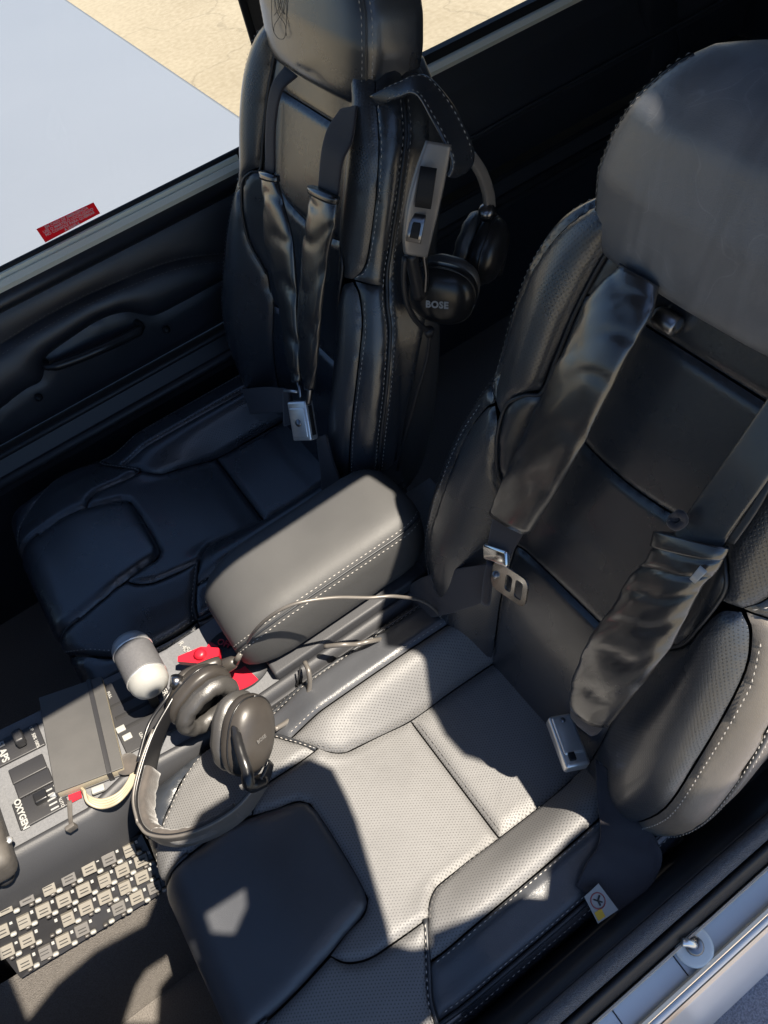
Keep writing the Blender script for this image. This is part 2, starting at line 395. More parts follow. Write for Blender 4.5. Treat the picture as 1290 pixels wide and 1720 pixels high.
def inside(Q, P):
    r = np.zeros(len(Q), bool)
    for a, b in zip(P, np.roll(P, -1, 0)):
        c = ((a[1] > Q[:, 1]) != (b[1] > Q[:, 1])) & (Q[:, 0] < (b[0] - a[0]) * (Q[:, 1] - a[1]) / (b[1] - a[1] + 1e-15) + a[0])
        r ^= c
    return r
def surf_n(S, Q):
    e = 1e-4; du = S(Q + [e, 0]) - S(Q - [e, 0]); dv = S(Q + [0, e]) - S(Q - [0, e])
    n = np.cross(du, dv); return n / (np.linalg.norm(n, axis=1)[:, None] + 1e-12)
def panel(name, poly, S, m, parent, h=.006, r=.012, step=.005, seam=.003, smooth=1, flip=1, extra=None):
    P = np.asarray(poly, float)
    P = chaikin(P, smooth) if smooth else autospline(P)
    area = np.sum(P[:, 0] * np.roll(P[:, 1], -1) - np.roll(P[:, 0], -1) * P[:, 1])
    if area < 0: P = P[::-1]
    B = densify(P, step)
    lo, hi = P.min(0), P.max(0)
    gx = np.arange(lo[0], hi[0], step); gy = np.arange(lo[1], hi[1], step)
    G = np.array([(x + (j % 2) * step / 2, y) for j, y in enumerate(gy) for x in gx])
    G = G[inside(G, P)]; dg = segdist(G, P); G = G[dg > step * .45]; dg = dg[dg > step * .45]
    # fine rings just inside the edge
    A = np.vstack([B, G]); D = np.concatenate([np.zeros(len(B)), dg])
    res = delaunay_2d_cdt([Vector(p) for p in A], [(i, (i + 1) % len(B)) for i in range(len(B))], [], 1, 1e-6)
    V2 = np.array([tuple(v) for v in res[0]]); F = [tuple(f) for f in res[2]]
    D = segdist(V2, P)
    t = np.clip(D / r, 0, 1); prof = np.sqrt(np.maximum(0, 1 - (1 - t) ** 2))
    off = h * prof - seam
    if extra is not None: off = off + extra(V2, D)
    N = surf_n(S, V2) * flip
    V3 = S(V2) + N * off[:, None]
    a, b, c = V3[[f[0] for f in F]], V3[[f[1] for f in F]], V3[[f[2] for f in F]]
    fn = np.cross(b - a, c - a); s = np.sum(fn * N[[f[0] for f in F]])
    if s < 0: F = [f[::-1] for f in F]
    return obj(name, V3, F, m, parent, uvs=V2)
def mir(P): return [(a, -b) for a, b in P][::-1]
def stitch(name, line, S, m, parent, lift=.004, dash=.0046, gap=.0026, w=.0011, flip=1):
    P = catmull(np.asarray(line, float), 8)
    seg = np.linalg.norm(np.diff(P, axis=0), axis=1); cum = np.concatenate([[0], np.cumsum(seg)])
    V, F = [], []; s = 0
    at = lambda q: np.array([np.interp(q, cum, P[:, 0]), np.interp(q, cum, P[:, 1])])
    while s + dash < cum[-1]:
        Q = np.array([at(s), at(s + dash)]); X = S(Q); N = surf_n(S, Q) * flip
        X = X + N * lift; t = nrm(X[1] - X[0]); b = np.cross(N[0], t); o = len(V)
        mid = (X[0] + X[1]) / 2 + N[0] * w * .7
        V += [X[0], mid + b * w * .6, mid - b * w * .6, X[1], mid + N[0] * w * .5, X[0] + (X[1] - X[0]) * .5 - N[0] * w]
        F += [(o, o + 1, o + 4), (o, o + 4, o + 2), (o + 3, o + 4, o + 1), (o + 3, o + 2, o + 4)]
        s += dash + gap
    return obj(name, V, F, m, parent, smooth=True)
def pipe(name, line, S, m, parent, r=.0022, lift=.001, flip=1):
    P = catmull(np.asarray(line, float), 8); X = S(P) + surf_n(S, P) * flip * lift
    return tube(name, X, r, m, parent, n=6, smooth=False)
def smooth_table(xs, ys):
    d = catmull(np.stack([xs, ys], 1), 12); o = np.argsort(d[:, 0]); return d[o, 0], d[o, 1]
def smst(a, b, x): t = np.clip((x - a) / (b - a), 0, 1); return t * t * (3 - 2 * t)

# ------------------------------------------------------------------ the setting
ZG, ZW, ZF = -1.25, -.42, -.34
struct(obj('ground', [(-80, -80, ZG), (80, -80, ZG), (80, 80, ZG), (-80, 80, ZG)], [(0, 1, 2, 3)], 'concrete', smooth=False))

def slab_x(name, sec, x0, x1, m, parent=None, n=2, smooth=False):
    """section in (y, z) swept along x"""
    xs = np.linspace(x0, x1, n)
    return obj(name, *loft([[(x, y, z) for y, z in sec] for x in xs]), m, parent, smooth=smooth)

floor = struct(slab_x('cabin_floor', [(-.235, ZF - .03), (1.0, ZF - .03), (1.0, ZF), (-.235, ZF)], -1.0, 1.7, 'floorc'))
rear = struct(obj('rear_cabin_wall', *rbox_vf((1.62, .32, .3), WAX, (.02, .70, .75), .01), 'doorl'))

# far wing
wing = thing('aircraft_wing', 'pale grey-white wing surface seen through the far side window', 'wing', (0, 2.6, ZW))
def wing_vf(y0, y1, te0, te1, z):
    ys = np.linspace(y0, y1, 8); rings = []
    for y in ys:
        te = te0 + (te1 - te0) * (y - y0) / (y1 - y0); zz = z + .02 * (y - y0) * np.sign(y1 - y0)
        prof = [(te, 0), (te - .02, .004), (te - .4, .05), (te - .9, .085), (te - 1.5, .07), (te - 1.62, .0), (te - 1.5, -.07), (te - .8, -.06), (te - .03, -.004)]
        rings.append([(x, y, zz + q - .06) for x, q in prof])
    return loft(rings)
obj('wing_skin', *wing_vf(1.12, 6.2, 1.03, .86, ZW), 'wing', wing)

# near wing root with grit walkway
nw = thing('wing_walkway', 'grey grit wing walkway below the pale door sill at lower right', 'walkway', (.3, -.7, ZW))
obj('wing_root', *rbox_vf((.3, -.95, ZW - .03), WAX, (1.2, .62, .03), .01), 'wing', nw)
obj('grit_mat', *rbox_vf((.36, -.83, ZW + .002), WAX, (.5, .447, .003), .001), 'mat', nw)

# side sill on the near side
sill = struct(bpy.data.objects.new('door_sill', None)); COL.objects.link(sill); sill.location = (.2, -.29, 0)
SX0, SX1 = -.9, 1.2
def strip(name, sec, m, smooth=True): return slab_x(name, sec, SX0, SX1, m, sill, n=2, smooth=False)
# curved dark trim from the floor gap up to the carpet
def curve_sec(top, under):
    c = catmull(np.array(top), 5); return [tuple(p) for p in c] + list(under)
trim = slab_x('sill_trim', curve_sec([(-.205, -.30), (-.213, -.16), (-.222, -.06), (-.236, -.008), (-.25, .016), (-.262, .024)], [(-.27, .0), (-.27, -.30)]), SX0, SX1, 'plastic', sill, smooth=False)
trim.data.polygons.foreach_set('use_smooth', [True] * len(trim.data.polygons))
carp = slab_x('carpet_strip', curve_sec([(-.2625, .022), (-.266, .031), (-.273, .033), (-.281, .028)], [(-.281, .0), (-.2625, .0)]), SX0, SX1, 'carpet', sill)
seal = slab_x('rubber_seal', curve_sec([(-.2815, .018), (-.284, .025), (-.289, .024), (-.294, .012), (-.297, -.002)], [(-.297, -.03), (-.2815, -.03)]), SX0, SX1, 'rubber', sill)
strip('seal_lip', [(-.297, -.004), (-.2985, .004), (-.3005, .004), (-.3015, -.004)], 'champ')
strip('metal_flange', [(-.2975, -.006), (-.324, -.012), (-.324, -.03), (-.2975, -.03)], 'paint')
strip('flange_edge', [(-.3242, -.006), (-.3262, -.004), (-.3295, -.006), (-.3305, -.03), (-.3242, -.03)], 'champ')
skin = slab_x('fuselage_skin', [(-.3307, -.02), (-.337, -.045), (-.346, -.12), (-.362, -.24), (-.384, -.40), (-.384, -.46), (-.335, -.46), (-.332, -.05)], SX0, SX1, 'paint', sill)
skin.data.polygons.foreach_set('use_smooth', [True] * len(skin.data.polygons))
strip('lower_seam', [(-.3385, -.048), (-.3405, -.055), (-.3425, -.066), (-.340, -.066)], 'champ')
# panel joint lines over the flange
for xj in (.03, .115, .36): obj('joint', *rbox_vf((xj, -.3105, -.0088), [(1, 0, 0), (0, 1, .22), (0, -.22, 1)], (.0007, .0128, .0006), .0003), 'rubber', sill)
# floor-level grey strip in the gap beside the seat
slab_x('seat_rail', [(-.235, -.30), (-.222, -.295), (-.208, -.30), (-.208, -.335), (-.235, -.335)], -.5, .7, 'railgrey', sill)
# striker pin on a white disc
pin = thing('latch_pin', 'steel latch pin on a white round disc on the door sill', 'latch pin', (.138, -.304, -.005))
pc = np.array([.138, -.307, -.006])
lathe('washer', [(.0, 0), (.0195, 0), (.0205, .0015), (.0200, .0035), (.017, .0045), (.0, .0045)], pc, (0, -.1, 1), 'disc', pin, 28)
lathe('pin_base', [(.0095, .004), (.0095, .008), (.0075, .010), (.0, .010)], pc, (0, -.1, 1), 'dsteel', pin, 16)
tube('pin_stem', [pc + [0, 0, .007], pc + [-.002, .002, .012], pc + [-.006, .006, .016], pc + [-.010, .009, .017]], .0042, 'steel', pin, 10)

nside = struct(bpy.data.objects.new('near_sidewall', None)); COL.objects.link(nside); nside.location = (1.2, -.36, .2)
rbox('aft_fuselage_wall', (1.32, -.37, .3), WAX, (.50, .02, .72), 'paint', nside, .01)
rbox('forward_fuselage_wall', (-1.15, -.37, .0), WAX, (.45, .02, .40), 'paint', nside, .01)
# far side: sidewall below the door, sill rails
fs = struct(bpy.data.objects.new('far_sidewall', None)); COL.objects.link(fs); fs.location = (.3, .93, -.1)
slab_x('lower_wall', curve_sec([(.925, -.36), (.918, -.15), (.905, -.04), (.893, -.015)], [(.99, -.015), (.99, -.36)]), -1.2, 1.65, 'doorl', fs, smooth=False)
for (ya, za, rr) in ((.893, .004, .010), (.914, .040, .006)):
    tube('sill_rail', [(-1.2, ya, za), (1.65, ya, za)], rr, 'plastic', fs, 10, smooth=False)
slab_x('sill_top', [(.893, -.02), (.99, -.02), (.99, .045), (.917, .045), (.893, .004)], -1.2, 1.65, 'plastic', fs)
# rear sidewall aft of the door, below the rear window
rw = obj('rear_side_panel', *loft([[(x, y, z) for y, z in ((.935, .05), (.925, .14), (.945, .24), (.965, .292), (1.0, .296), (1.0, .05))] for x in (.47, .7, 1.0, 1.65)]), 'doorl', fs, smooth=False)
tube('rear_panel_line', [(.5, .925, .14), (.9, .922, .15), (1.6, .922, .155)], .004, 'pipe', fs, 8)
slab_x('rear_window_trim', [(.953, .281), (.950, .290), (.956, .298), (.966, .298), (.966, .281)], .47, 1.6, 'trimw', fs)
slab_x('rear_window_gasket', [(.967, .292), (.9675, .314), (.985, .314), (.985, .292)], .44, 1.6, 'black', fs)
obj('door_post', *rbox_vf((1.24, .955, .55), [(1, 0, .25), (0, 1, 0), (-.25, 0, 1)], (.05, .03, .5), .02), 'doorl', fs)
obj('rear_window', [(.44, .975, .30), (1.6, .975, .30), (1.6, .90, .92), (.44, .90, .92)], [(0, 1, 2, 3)], 'acrylic', fs, smooth=False)

# far cabin door with its window
door = thing('cabin_door', 'black padded cabin door with pull handle beyond the far seat', 'door', (.1, .93, .05))
def Sdoor(Q):   # Q: (x, z) ; base wall leaning outward, gentle vertical bulge
    x, z = Q[:, 0], Q[:, 1]
    y = .932 + .03 * (z - .05) / .25 - .012 * np.sin(np.clip((z - .05) / .25, 0, 1) * math.pi)
    return np.stack([x, y, z], 1)
zs_top = .292
xA, xB = -.75, .455
st = [(-.75, .145), (-.5, .19), (-.27, .205), (-.155, .213), (-.06, .219), (.037, .217), (.18, .200), (.30, .153), (.36, .13), (.455, .11)]
stc = catmull(np.array(st), 6)
panel('door_upper_panel', [tuple(p) for p in stc] + [(xB, .262), (xA, .262)], Sdoor, 'doorl', door, h=.005, r=.03, step=.012, smooth=0, flip=1)
# armrest swell: lower edge drops at the front, dips round the pull pocket
low = [(-.75, .075), (-.35, .085), (-.213, .112), (-.16, .122), (-.131, .122), (-.112, .14), (-.098, .158), (-.05, .166), (.012, .171), (.057, .161), (.083, .140), (.105, .128), (.16, .126), (.288, .124), (.36, .105), (.455, .095)]
lowc = catmull(np.array(low), 4)
panel('door_armrest', [tuple(p) for p in lowc] + [tuple(p) for p in stc[::-1]], Sdoor, 'doorl', door, h=.022, r=.06, step=.009, smooth=0)
panel('door_lower_panel', [(xA, .046), (xB, .046)] + [tuple(p) for p in lowc[::-1]], Sdoor, 'doorl', door, h=.005, r=.02, step=.010, smooth=0)
roll = catmull(np.array([(.948, .258), (.936, .268), (.935, .280), (.945, .291), (.962, .296)]), 4)
o_ = slab_x('window_ledge', [tuple(p) for p in roll] + [(.985, .296), (.985, .255)], xA, xB - .01, 'doorl', door)
o_.data.polygons.foreach_set('use_smooth', [True] * len(o_.data.polygons))
stitch('stitching', [(a, b + .006) for a, b in st], Sdoor, 'dthread', door, lift=.0075, dash=.005, gap=.003, w=.001)
stitch('stitching', [(a, b - .008) for a, b in st], Sdoor, 'dthread', door, lift=.014, dash=.005, gap=.003, w=.001)
pk = [aty(82, 617, .912), aty(120, 606, .905), aty(165, 588, .90), aty(205, 570, .905), aty(237, 552, .912)]
tube('pull_handle', [pk[0] + [0, .02, 0]] + pk + [pk[-1] + [0, .02, .004]], [.006, .0085, .0085, .0085, .006], 'gloss', door, 10)
lathe('screw', [(0, 0), (.007, 0), (.006, .004), (0, .006)], aty(65, 668, .922), (0, -1, .3), 'gloss', door, 14)
lathe('screw', [(0, 0), (.007, 0), (.006, .004), (0, .006)], aty(280, 554, .922), (0, -1, .3), 'gloss', door, 14)
# ivory trim strip and black gasket, rounding up at the rear corner
tz = [(-.75, .297), (.345, .297)]
slab_x('ivory_trim', [(.944, .290), (.942, .299), (.948, .306), (.955, .304), (.955, .290)], -.75, .352, 'trimw', door)
slab_x('ivory_trim_step', [(.9555, .297), (.9555, .312), (.962, .312), (.962, .297)], -.75, .352, 'trimw', door)
gk = catmull(np.array([(-.75, .318), (.30, .318), (.365, .323), (.405, .345), (.425, .385), (.43, .45), (.40, .88)]), 8)
obj('window_gasket', *rib_vf([(x, .966 - (z - .318) * .12, z) for x, z in gk], [(x + .012 * max(0, min(1, (x - .3) / .1)), .966 - (z - .318) * .12 - .002, z - .022 * max(.0, 1 - max(0, (x - .33) / .1))) for x, z in gk], .010, k=1, hint=(0, -1, 0)), 'black', door)
pane = obj('window_pane', [(-.78, .972, .30), (.43, .972, .30), (.43, .90, .92), (-.55, .90, .92)], [(0, 1, 2, 3)], 'acrylic', door, smooth=False)
corner = prism('gasket_corner', [(.36, .9635, .296), (.47, .9635, .296), (.47, .90, .92), (.428, .90, .92), (.432, .953, .40), (.415, .959, .35), (.39, .961, .327)], (0, .006, 0), 'doorl', door)
# red placard on the pane
pl_c = [aty(*p, .962) for p in ((61, 385), (157, 340), (168, 358), (76, 407))]
pr_ = prism('warning_placard', [p + np.array([0, -.001, 0]) for p in pl_c], (0, .0015, 0), 'placard', pane)
pr_['label'] = 'small red warning sticker with white print'
cx = sum(pl_c) / 4; xd = nrm(pl_c[1] - pl_c[0]); yd = nrm(pl_c[0] - pl_c[3])
for i, s_ in enumerate(('EM CASO DE EMERGENCIA', 'USE O MARTELO LOCALIZADO', 'NO CONSOLE PARA QUEBRAR', 'A JANELA')):
    t_ = text('placard_print', s_, .0062, cx + yd * (.0085 - i * .0056) + np.array([0, -.0020, 0]), xd, yd, 'disc', pane, .0001)

# added shade plate above the picture, openings cut to shape the sun patches
def plate(name, outer, holes, z, th, m):
    loops = [[Vector((x, y, z)) for x, y in outer]] + [[Vector((x, y, z)) for x, y in h] for h in holes]
    flat = [v for lp in loops for v in lp]; tri = tessellate_polygon(loops); n = len(flat)
    V = [tuple(v) for v in flat] + [(v.x, v.y, v.z + th) for v in flat]
    F = [tuple(t) for t in tri] + [tuple(i + n for i in reversed(t)) for t in tri]; o = 0
    for lp in loops:
        k = len(lp); F += [(o + i, o + (i + 1) % k, n + o + (i + 1) % k, n + o + i) for i in range(k)]; o += k
    return obj(name, V, F, m, smooth=False)
ZR = 1.02
hole = [(-.13, .010), (.10, .012), (.30, .032), (.53, .035), (.545, -.02), (.50, -.13), (.466, -.189), (.491, -.218), (.497, -.24), (.492, -.272), (.490, -.297), (.482, -.339), (.485, -.376),
        (.505, -.405), (.56, -.41), (.63, -.42), (.63, -.545), (.545, -.542), (.52, -.522), (.495, -.522), (.456, -.531), (.434, -.553), (.412, -.536), (.377, -.527),
        (.312, -.509), (.305, -.519), (.284, -.508), (.263, -.485), (.274, -.452), (.305, -.353), (.311, -.323), (.316, -.28), (.297, -.251), (.249, -.238), (.20, -.236),
        (.15, -.232), (.1, -.262), (.06, -.297), (-.012, -.287), (-.075, -.292), (-.13, -.31)]
hole2 = [(.099, -.333), (.158, -.338), (.149, -.361), (.125, -.378), (.097, -.355)]
hole3 = [(.084, -.35), (.081, -.378), (.057, -.385), (.036, -.426), (-.014, -.391), (.018, -.357), (.037, -.347)]
hole4 = [(.55, -.43), (.75, -.40), (.86, -.55), (.76, -.69), (.57, -.67)]
sun_mask = plate('cabin_roof', [(-.45, -.57), (.27, -.57), (.27, -.95), (1.2, -.95), (1.2, -.62), (1.7, -.42), (1.7, .90), (-.45, .90)], [hole, hole2, hole3], ZR, .02, 'headliner')  # added shade plate in its dark coat
sun_mask['kind'] = 'structure'

# ------------------------------------------------------------------ seats
ZC_ = smooth_table([-.32, -.27, -.2, -.12, -.05, .0, .05, .12, .22], [.004, .012, .020, .006, -.012, -.027, -.042, -.046, -.040])
def zcush(u): return np.interp(u, *ZC_)
def Scush(Q):
    u, v = Q[:, 0], Q[:, 1]; av = np.abs(v)
    x0 = -.272; R1 = .045; du = np.maximum(0, x0 - u); a = np.minimum(du / R1, math.pi / 2); ex = np.maximum(0, du - R1 * math.pi / 2)
    x = np.maximum(u, x0) - R1 * np.sin(a) - .05 * ex
    dz1 = R1 * (1 - np.cos(a)) + ex
    y0 = .192; R2 = .03; dv = np.maximum(0, av - y0); b = np.minimum(dv / R2, math.pi / 2); ey = np.maximum(0, dv - R2 * math.pi / 2)
    y = np.sign(v) * (np.minimum(av, y0) + R2 * np.sin(b)); dz2 = R2 * (1 - np.cos(b)) + ey
    zc = zcush(np.maximum(u, x0))
    bol = smst(.083, .145, av) * (.010 - zc) * smst(-.13, -.04, u) - .010 * smst(.10, .19, av) * (1 - smst(-.13, -.04, u)) - .006 * smst(.16, .20, av)
    return np.stack([x, y, zc + bol - dz1 - dz2], 1)

WB_ = smooth_table([-.08, -.04, 0, .05, .12, .2, .28, .34, .375, .42, .47, .52, .56, .59, .62], [.165, .19, .21, .228, .237, .235, .224, .206, .194, .189, .188, .182, .166, .135, .10])
HB_ = smooth_table([-.08, 0, .1, .22, .32, .38, .45, .52, .6], [.02, .036, .048, .050, .042, .034, .033, .028, .01])
def wback(s): return np.interp(s, *WB_)
def dback(s, v):
    av = np.abs(v); w = wback(s)
    lum = .010 * np.exp(-((s - .12) / .09) ** 2) - .006 * smst(.4, .56, s)
    hb = np.interp(s, *HB_)
    t = (av - .085) / np.maximum(w - .03 - .085, .02)
    bump = hb * smst(0, .75, t) * (1 - .35 * smst(.75, 1.25, t))
    return lum + bump
RB = .03
def Sback(Q):
    s, v = Q[:, 0], Q[:, 1]; av = np.abs(v); w = wback(s); y0 = w - RB
    dv = np.maximum(0, av - y0); b = np.minimum(dv / RB, math.pi / 2); ey = np.maximum(0, dv - RB * math.pi / 2)
    y = np.sign(v) * (np.minimum(av, y0) + RB * np.sin(b))
    d = dback(s, np.minimum(av, y0 + .012)) - RB * (1 - np.cos(b)) - ey
    tb = np.maximum(0, s - .575)                     # top rolls over
    d = d - 14 * tb ** 2; ss = np.minimum(s, .60)
    return BB + ss[:, None] * BT + y[:, None] * np.array([0, 1, 0]) + d[:, None] * BN

seat = thing('cockpit_seat', 'near black leather pilot seat with sunlit perforated cushion', 'seat', (0, 0, ZF), group='black leather cockpit seats')
# --- cushion body under the panels
body = []
for zz, ins in ((-.30, .02), (-.12, .012), (-.075, .01), (-.06, .03)):
    body.append([(-.04 + x, y, zz) for x, y in sell(.27 - ins, .222 - ins, 7, 40)])
obj('cushion_base', *loft(body), 'pipe', seat)
TIP = (-.074, .121); COR = (-.05, .099)
PADR = (-.122, .072); SIDE = (-.182, .091); PADF = (-.272, .102)
pad = [(-.365, .092), (-.32, .100), PADF, (-.225, .099), SIDE, (-.155, .083), (-.131, .078), (-.118, .066), (-.116, .03), (-.116, -.03), (-.118, -.066), (-.131, -.078), (-.155, -.083), (-.182, -.091), (-.225, -.099), (-.272, -.102), (-.32, -.100), (-.365, -.092)]
panel('thigh_pad', pad, Scush, 'seatl', seat, h=.010, r=.020, step=.005, smooth=1)
# front insert wraps the pad as a border strip
fi_half = [(.047, .0), (.047, .0915), (.0, .0945), (-.035, .0965), (-.05, .099), (-.064, .108), TIP, (-.12, .120), (-.15, .118), (-.172, .108), (-.183, .093)]
fins = fi_half[1:] + [(-.155, .084), (-.131, .079), (-.118, .067), (-.1155, .03)] + [(-.1155, -.03), (-.118, -.067), (-.131, -.079), (-.155, -.084)] + [(a, -b) for a, b in fi_half[1:]][::-1]
panel('front_insert', fins, Scush, 'seatperf', seat, h=.006, r=.010, step=.005, smooth=0)
panel('rear_insert', [(.049, .0915), (.049, -.0915), (.12, -.092), (.215, -.088), (.215, .088), (.12, .092)], Scush, 'seatperf', seat, h=.008, r=.016, step=.006, smooth=0)
strip_i = [(.215, .0895), (.12, .0935), (.047, .093), (-.035, .098), (-.05, .1005), (-.064, .1095), (-.076, .124), (-.092, .145), (-.1, .157), (-.06, .159), (.05, .158), (.13, .156), (.215, .152)]
strip_o = [(.215, .154), (.13, .158), (.05, .160), (-.06, .161), (-.101, .159), (-.118, .185), (-.125, .208), (-.05, .212), (.1, .211), (.215, .205)]
side_p = [(.215, .208), (.1, .214), (-.05, .215), (-.126, .211), (-.13, .24), (-.13, .30), (.215, .30)]
crn = [(-.077, .1225), (-.093, .146), (-.103, .160), (-.120, .186), (-.127, .208), (-.16, .216), (-.205, .214), (-.245, .196), (-.275, .172), (-.300, .15), (-.33, .125), (-.34, .105), (-.32, .1025), (-.272, .104), (-.225, .101), (-.184, .0945), (-.173, .110), (-.151, .120), (-.12, .122)]
crn_side = [(-.128, .212), (-.16, .219), (-.207, .217), (-.248, .198), (-.278, .174), (-.302, .152), (-.333, .126), (-.343, .105), (-.385, .10), (-.385, .2), (-.35, .28), (-.13, .30)]
for f in (lambda p: p, mir):
    panel('side_bolster', f(strip_i), Scush, 'seatperf', seat, h=.007, r=.012, step=.005, smooth=0)
    panel('outer_bolster', f(strip_o), Scush, 'seatl', seat, h=.007, r=.012, step=.005, smooth=0)
    panel('bolster_skirt', f(side_p), Scush, 'leather', seat, h=.004, r=.008, step=.007, smooth=0)
    panel('front_corner', f(crn), Scush, 'seatperf', seat, h=.008, r=.012, step=.005, smooth=0)
    panel('front_skirt', f(crn_side), Scush, 'leather', seat, h=.005, r=.01, step=.008, smooth=0)
    g = (lambda p: p) if f([(0, 1), (0, 2)])[0][1] > 0 else (lambda p: [(a, -b) for a, b in p])
    stitch('stitching', g([(.2, .157), (.13, .161), (.05, .163), (-.06, .164), (-.098, .162)]), Scush, 'thread', seat, lift=.0025)
    stitch('stitching', g([(.2, .199), (.1, .205), (-.05, .206), (-.118, .202)]), Scush, 'thread', seat, lift=.0035)
    stitch('stitching', g([(.2, .217), (.1, .222), (-.05, .223), (-.12, .219)]), Scush, 'thread', seat, lift=.0012)
    stitch('stitching', g([(-.08, .1265), (-.096, .149), (-.106, .162), (-.123, .188), (-.13, .204)]), Scush, 'thread', seat, lift=.0035)
    stitch('stitching', g([(-.13, .207), (-.16, .209), (-.203, .207), (-.240, .190), (-.270, .166), (-.296, .145), (-.325, .12)]), Scush, 'thread', seat, lift=.004)
    stitch('stitching', g([(.19, .0945), (.12, .0985), (.047, .098), (-.035, .1035), (-.05, .106), (-.062, .114), (-.074, .127)]), Scush, 'dthread', seat, lift=.003, w=.0009)
    pipe('piping', g([(.215, .2065), (.1, .2125), (-.05, .2135), (-.1255, .2095)]), Scush, 'pipe', seat, r=.003)
    pipe('piping', g([(-.077, .122), (-.1, .158), (-.119, .186), (-.126, .208)]), Scush, 'pipe', seat, r=.0026)
    pipe('piping', g([(-.272, .103), (-.32, .1012), (-.365, .093)]), Scush, 'pipe', seat, r=.0022)
pipe('piping', [(-.366, -.092), (-.366, 0), (-.366, .092)], Scush, 'pipe', seat, r=.003)
stitch('stitching', [(.0535, -.088), (.0535, .088)], Scush, 'dthread', seat, lift=.003, w=.0009)

# --- backrest shell and panels
shell = []
for s in np.linspace(-.06, .60, 24):
    w = float(wback(np.array(s))) - .006; rr = sell(w, .042, 5, 36)
    k = max(0, s - .54) / .06; cen = -.058 - .01 * k
    shell.append([BB + BT * s + np.array([0, y, 0]) + BN * (cen + d * (1 - .45 * k)) for y, d in rr])
obj('back_shell', *loft(shell), 'pipe', seat)
PL = dict(step=.006, smooth=0, flip=1)
def line(p, k=4): return [tuple(q) for q in catmull(np.array(p), k)]
mid_curve = line([(.405, .112), (.380, .085), (.370, .05), (.366, 0), (.370, -.05), (.380, -.085), (.405, -.112)])
inner = [(.548, .100), (.50, .108), (.45, .112), (.405, .114)]
panel('lower_back_panel', [(-.05, .092), (.06, .098), (.188, .100), (.188, -.100), (.06, -.098), (-.05, -.092)], Sback, 'leather', seat, h=.0045, r=.009, seam=.0018, **PL)
panel('middle_back_panel', [(.190, .100), (.215, .108), (.241, .113), (.285, .134), (.322, .141), (.355, .143), (.378, .141), (.398, .126)] + [(a - .002, b) for a, b in mid_curve] + [(.398, -.126), (.378, -.141), (.355, -.143), (.322, -.141), (.285, -.134), (.241, -.113), (.215, -.108), (.190, -.100)], Sback, 'leather', seat, h=.0045, r=.009, seam=.0018, **PL)
panel('upper_back_panel', [(.513, .107), (.45, .110)] + mid_curve + [(.45, -.110), (.513, -.107)], Sback, 'leather', seat, h=.0045, r=.009, seam=.0018, **PL)
panel('top_back_panel', [(.515, .107), (.515, -.107), (.55, -.10), (.596, -.09), (.596, .09), (.55, .10)], Sback, 'leather', seat, h=.0045, r=.009, seam=.0018, **PL)
uw = [(.60, .088), (.55, .1015), (.50, .109), (.45, .113), (.407, .116), (.399, .128), (.38, .143), (.362, .146), (.366, .162), (.385, .172), (.43, .176), (.48, .175), (.53, .165), (.575, .140), (.60, .115)]
band = [(.366, .163), (.385, .1735), (.43, .1775), (.48, .1765), (.53, .1665), (.575, .1415), (.60, .1165), (.606, .13), (.585, .166), (.54, .194), (.48, .203), (.42, .203), (.385, .202), (.3665, .204)]
aft_u = [(.37, .19), (.386, .2), (.42, .205), (.48, .205), (.54, .196), (.585, .168), (.606, .132), (.602, .165), (.575, .21), (.50, .24), (.37, .25)]
aft_s = [(-.058, .192), (.0, .224), (.1, .251), (.2, .249), (.3, .234), (.345, .217), (.38, .206), (.42, .205), (.48, .205), (.54, .196), (.585, .168), (.606, .132), (.602, .165), (.575, .21), (.50, .245), (.37, .265), (.3, .29), (.0, .29), (-.06, .26)]
lb = [(-.055, .094), (.06, .0995), (.188, .1015), (.215, .1095), (.241, .1145), (.285, .1355), (.322, .1425), (.352, .150), (.362, .163), (.345, .178), (.30, .193), (.2, .203), (.1, .205), (.0, .182), (-.05, .165)]
lo_ = [(-.052, .167), (.0, .184), (.1, .207), (.2, .205), (.30, .195), (.346, .180), (.364, .166), (.366, .203), (.345, .214), (.3, .232), (.2, .247), (.1, .249), (.0, .222), (-.055, .19)]
aft_l = [(-.058, .192), (.0, .224), (.1, .251), (.2, .249), (.3, .234), (.345, .214), (.368, .192), (.368, .27), (.3, .30), (.0, .30), (-.06, .27)]
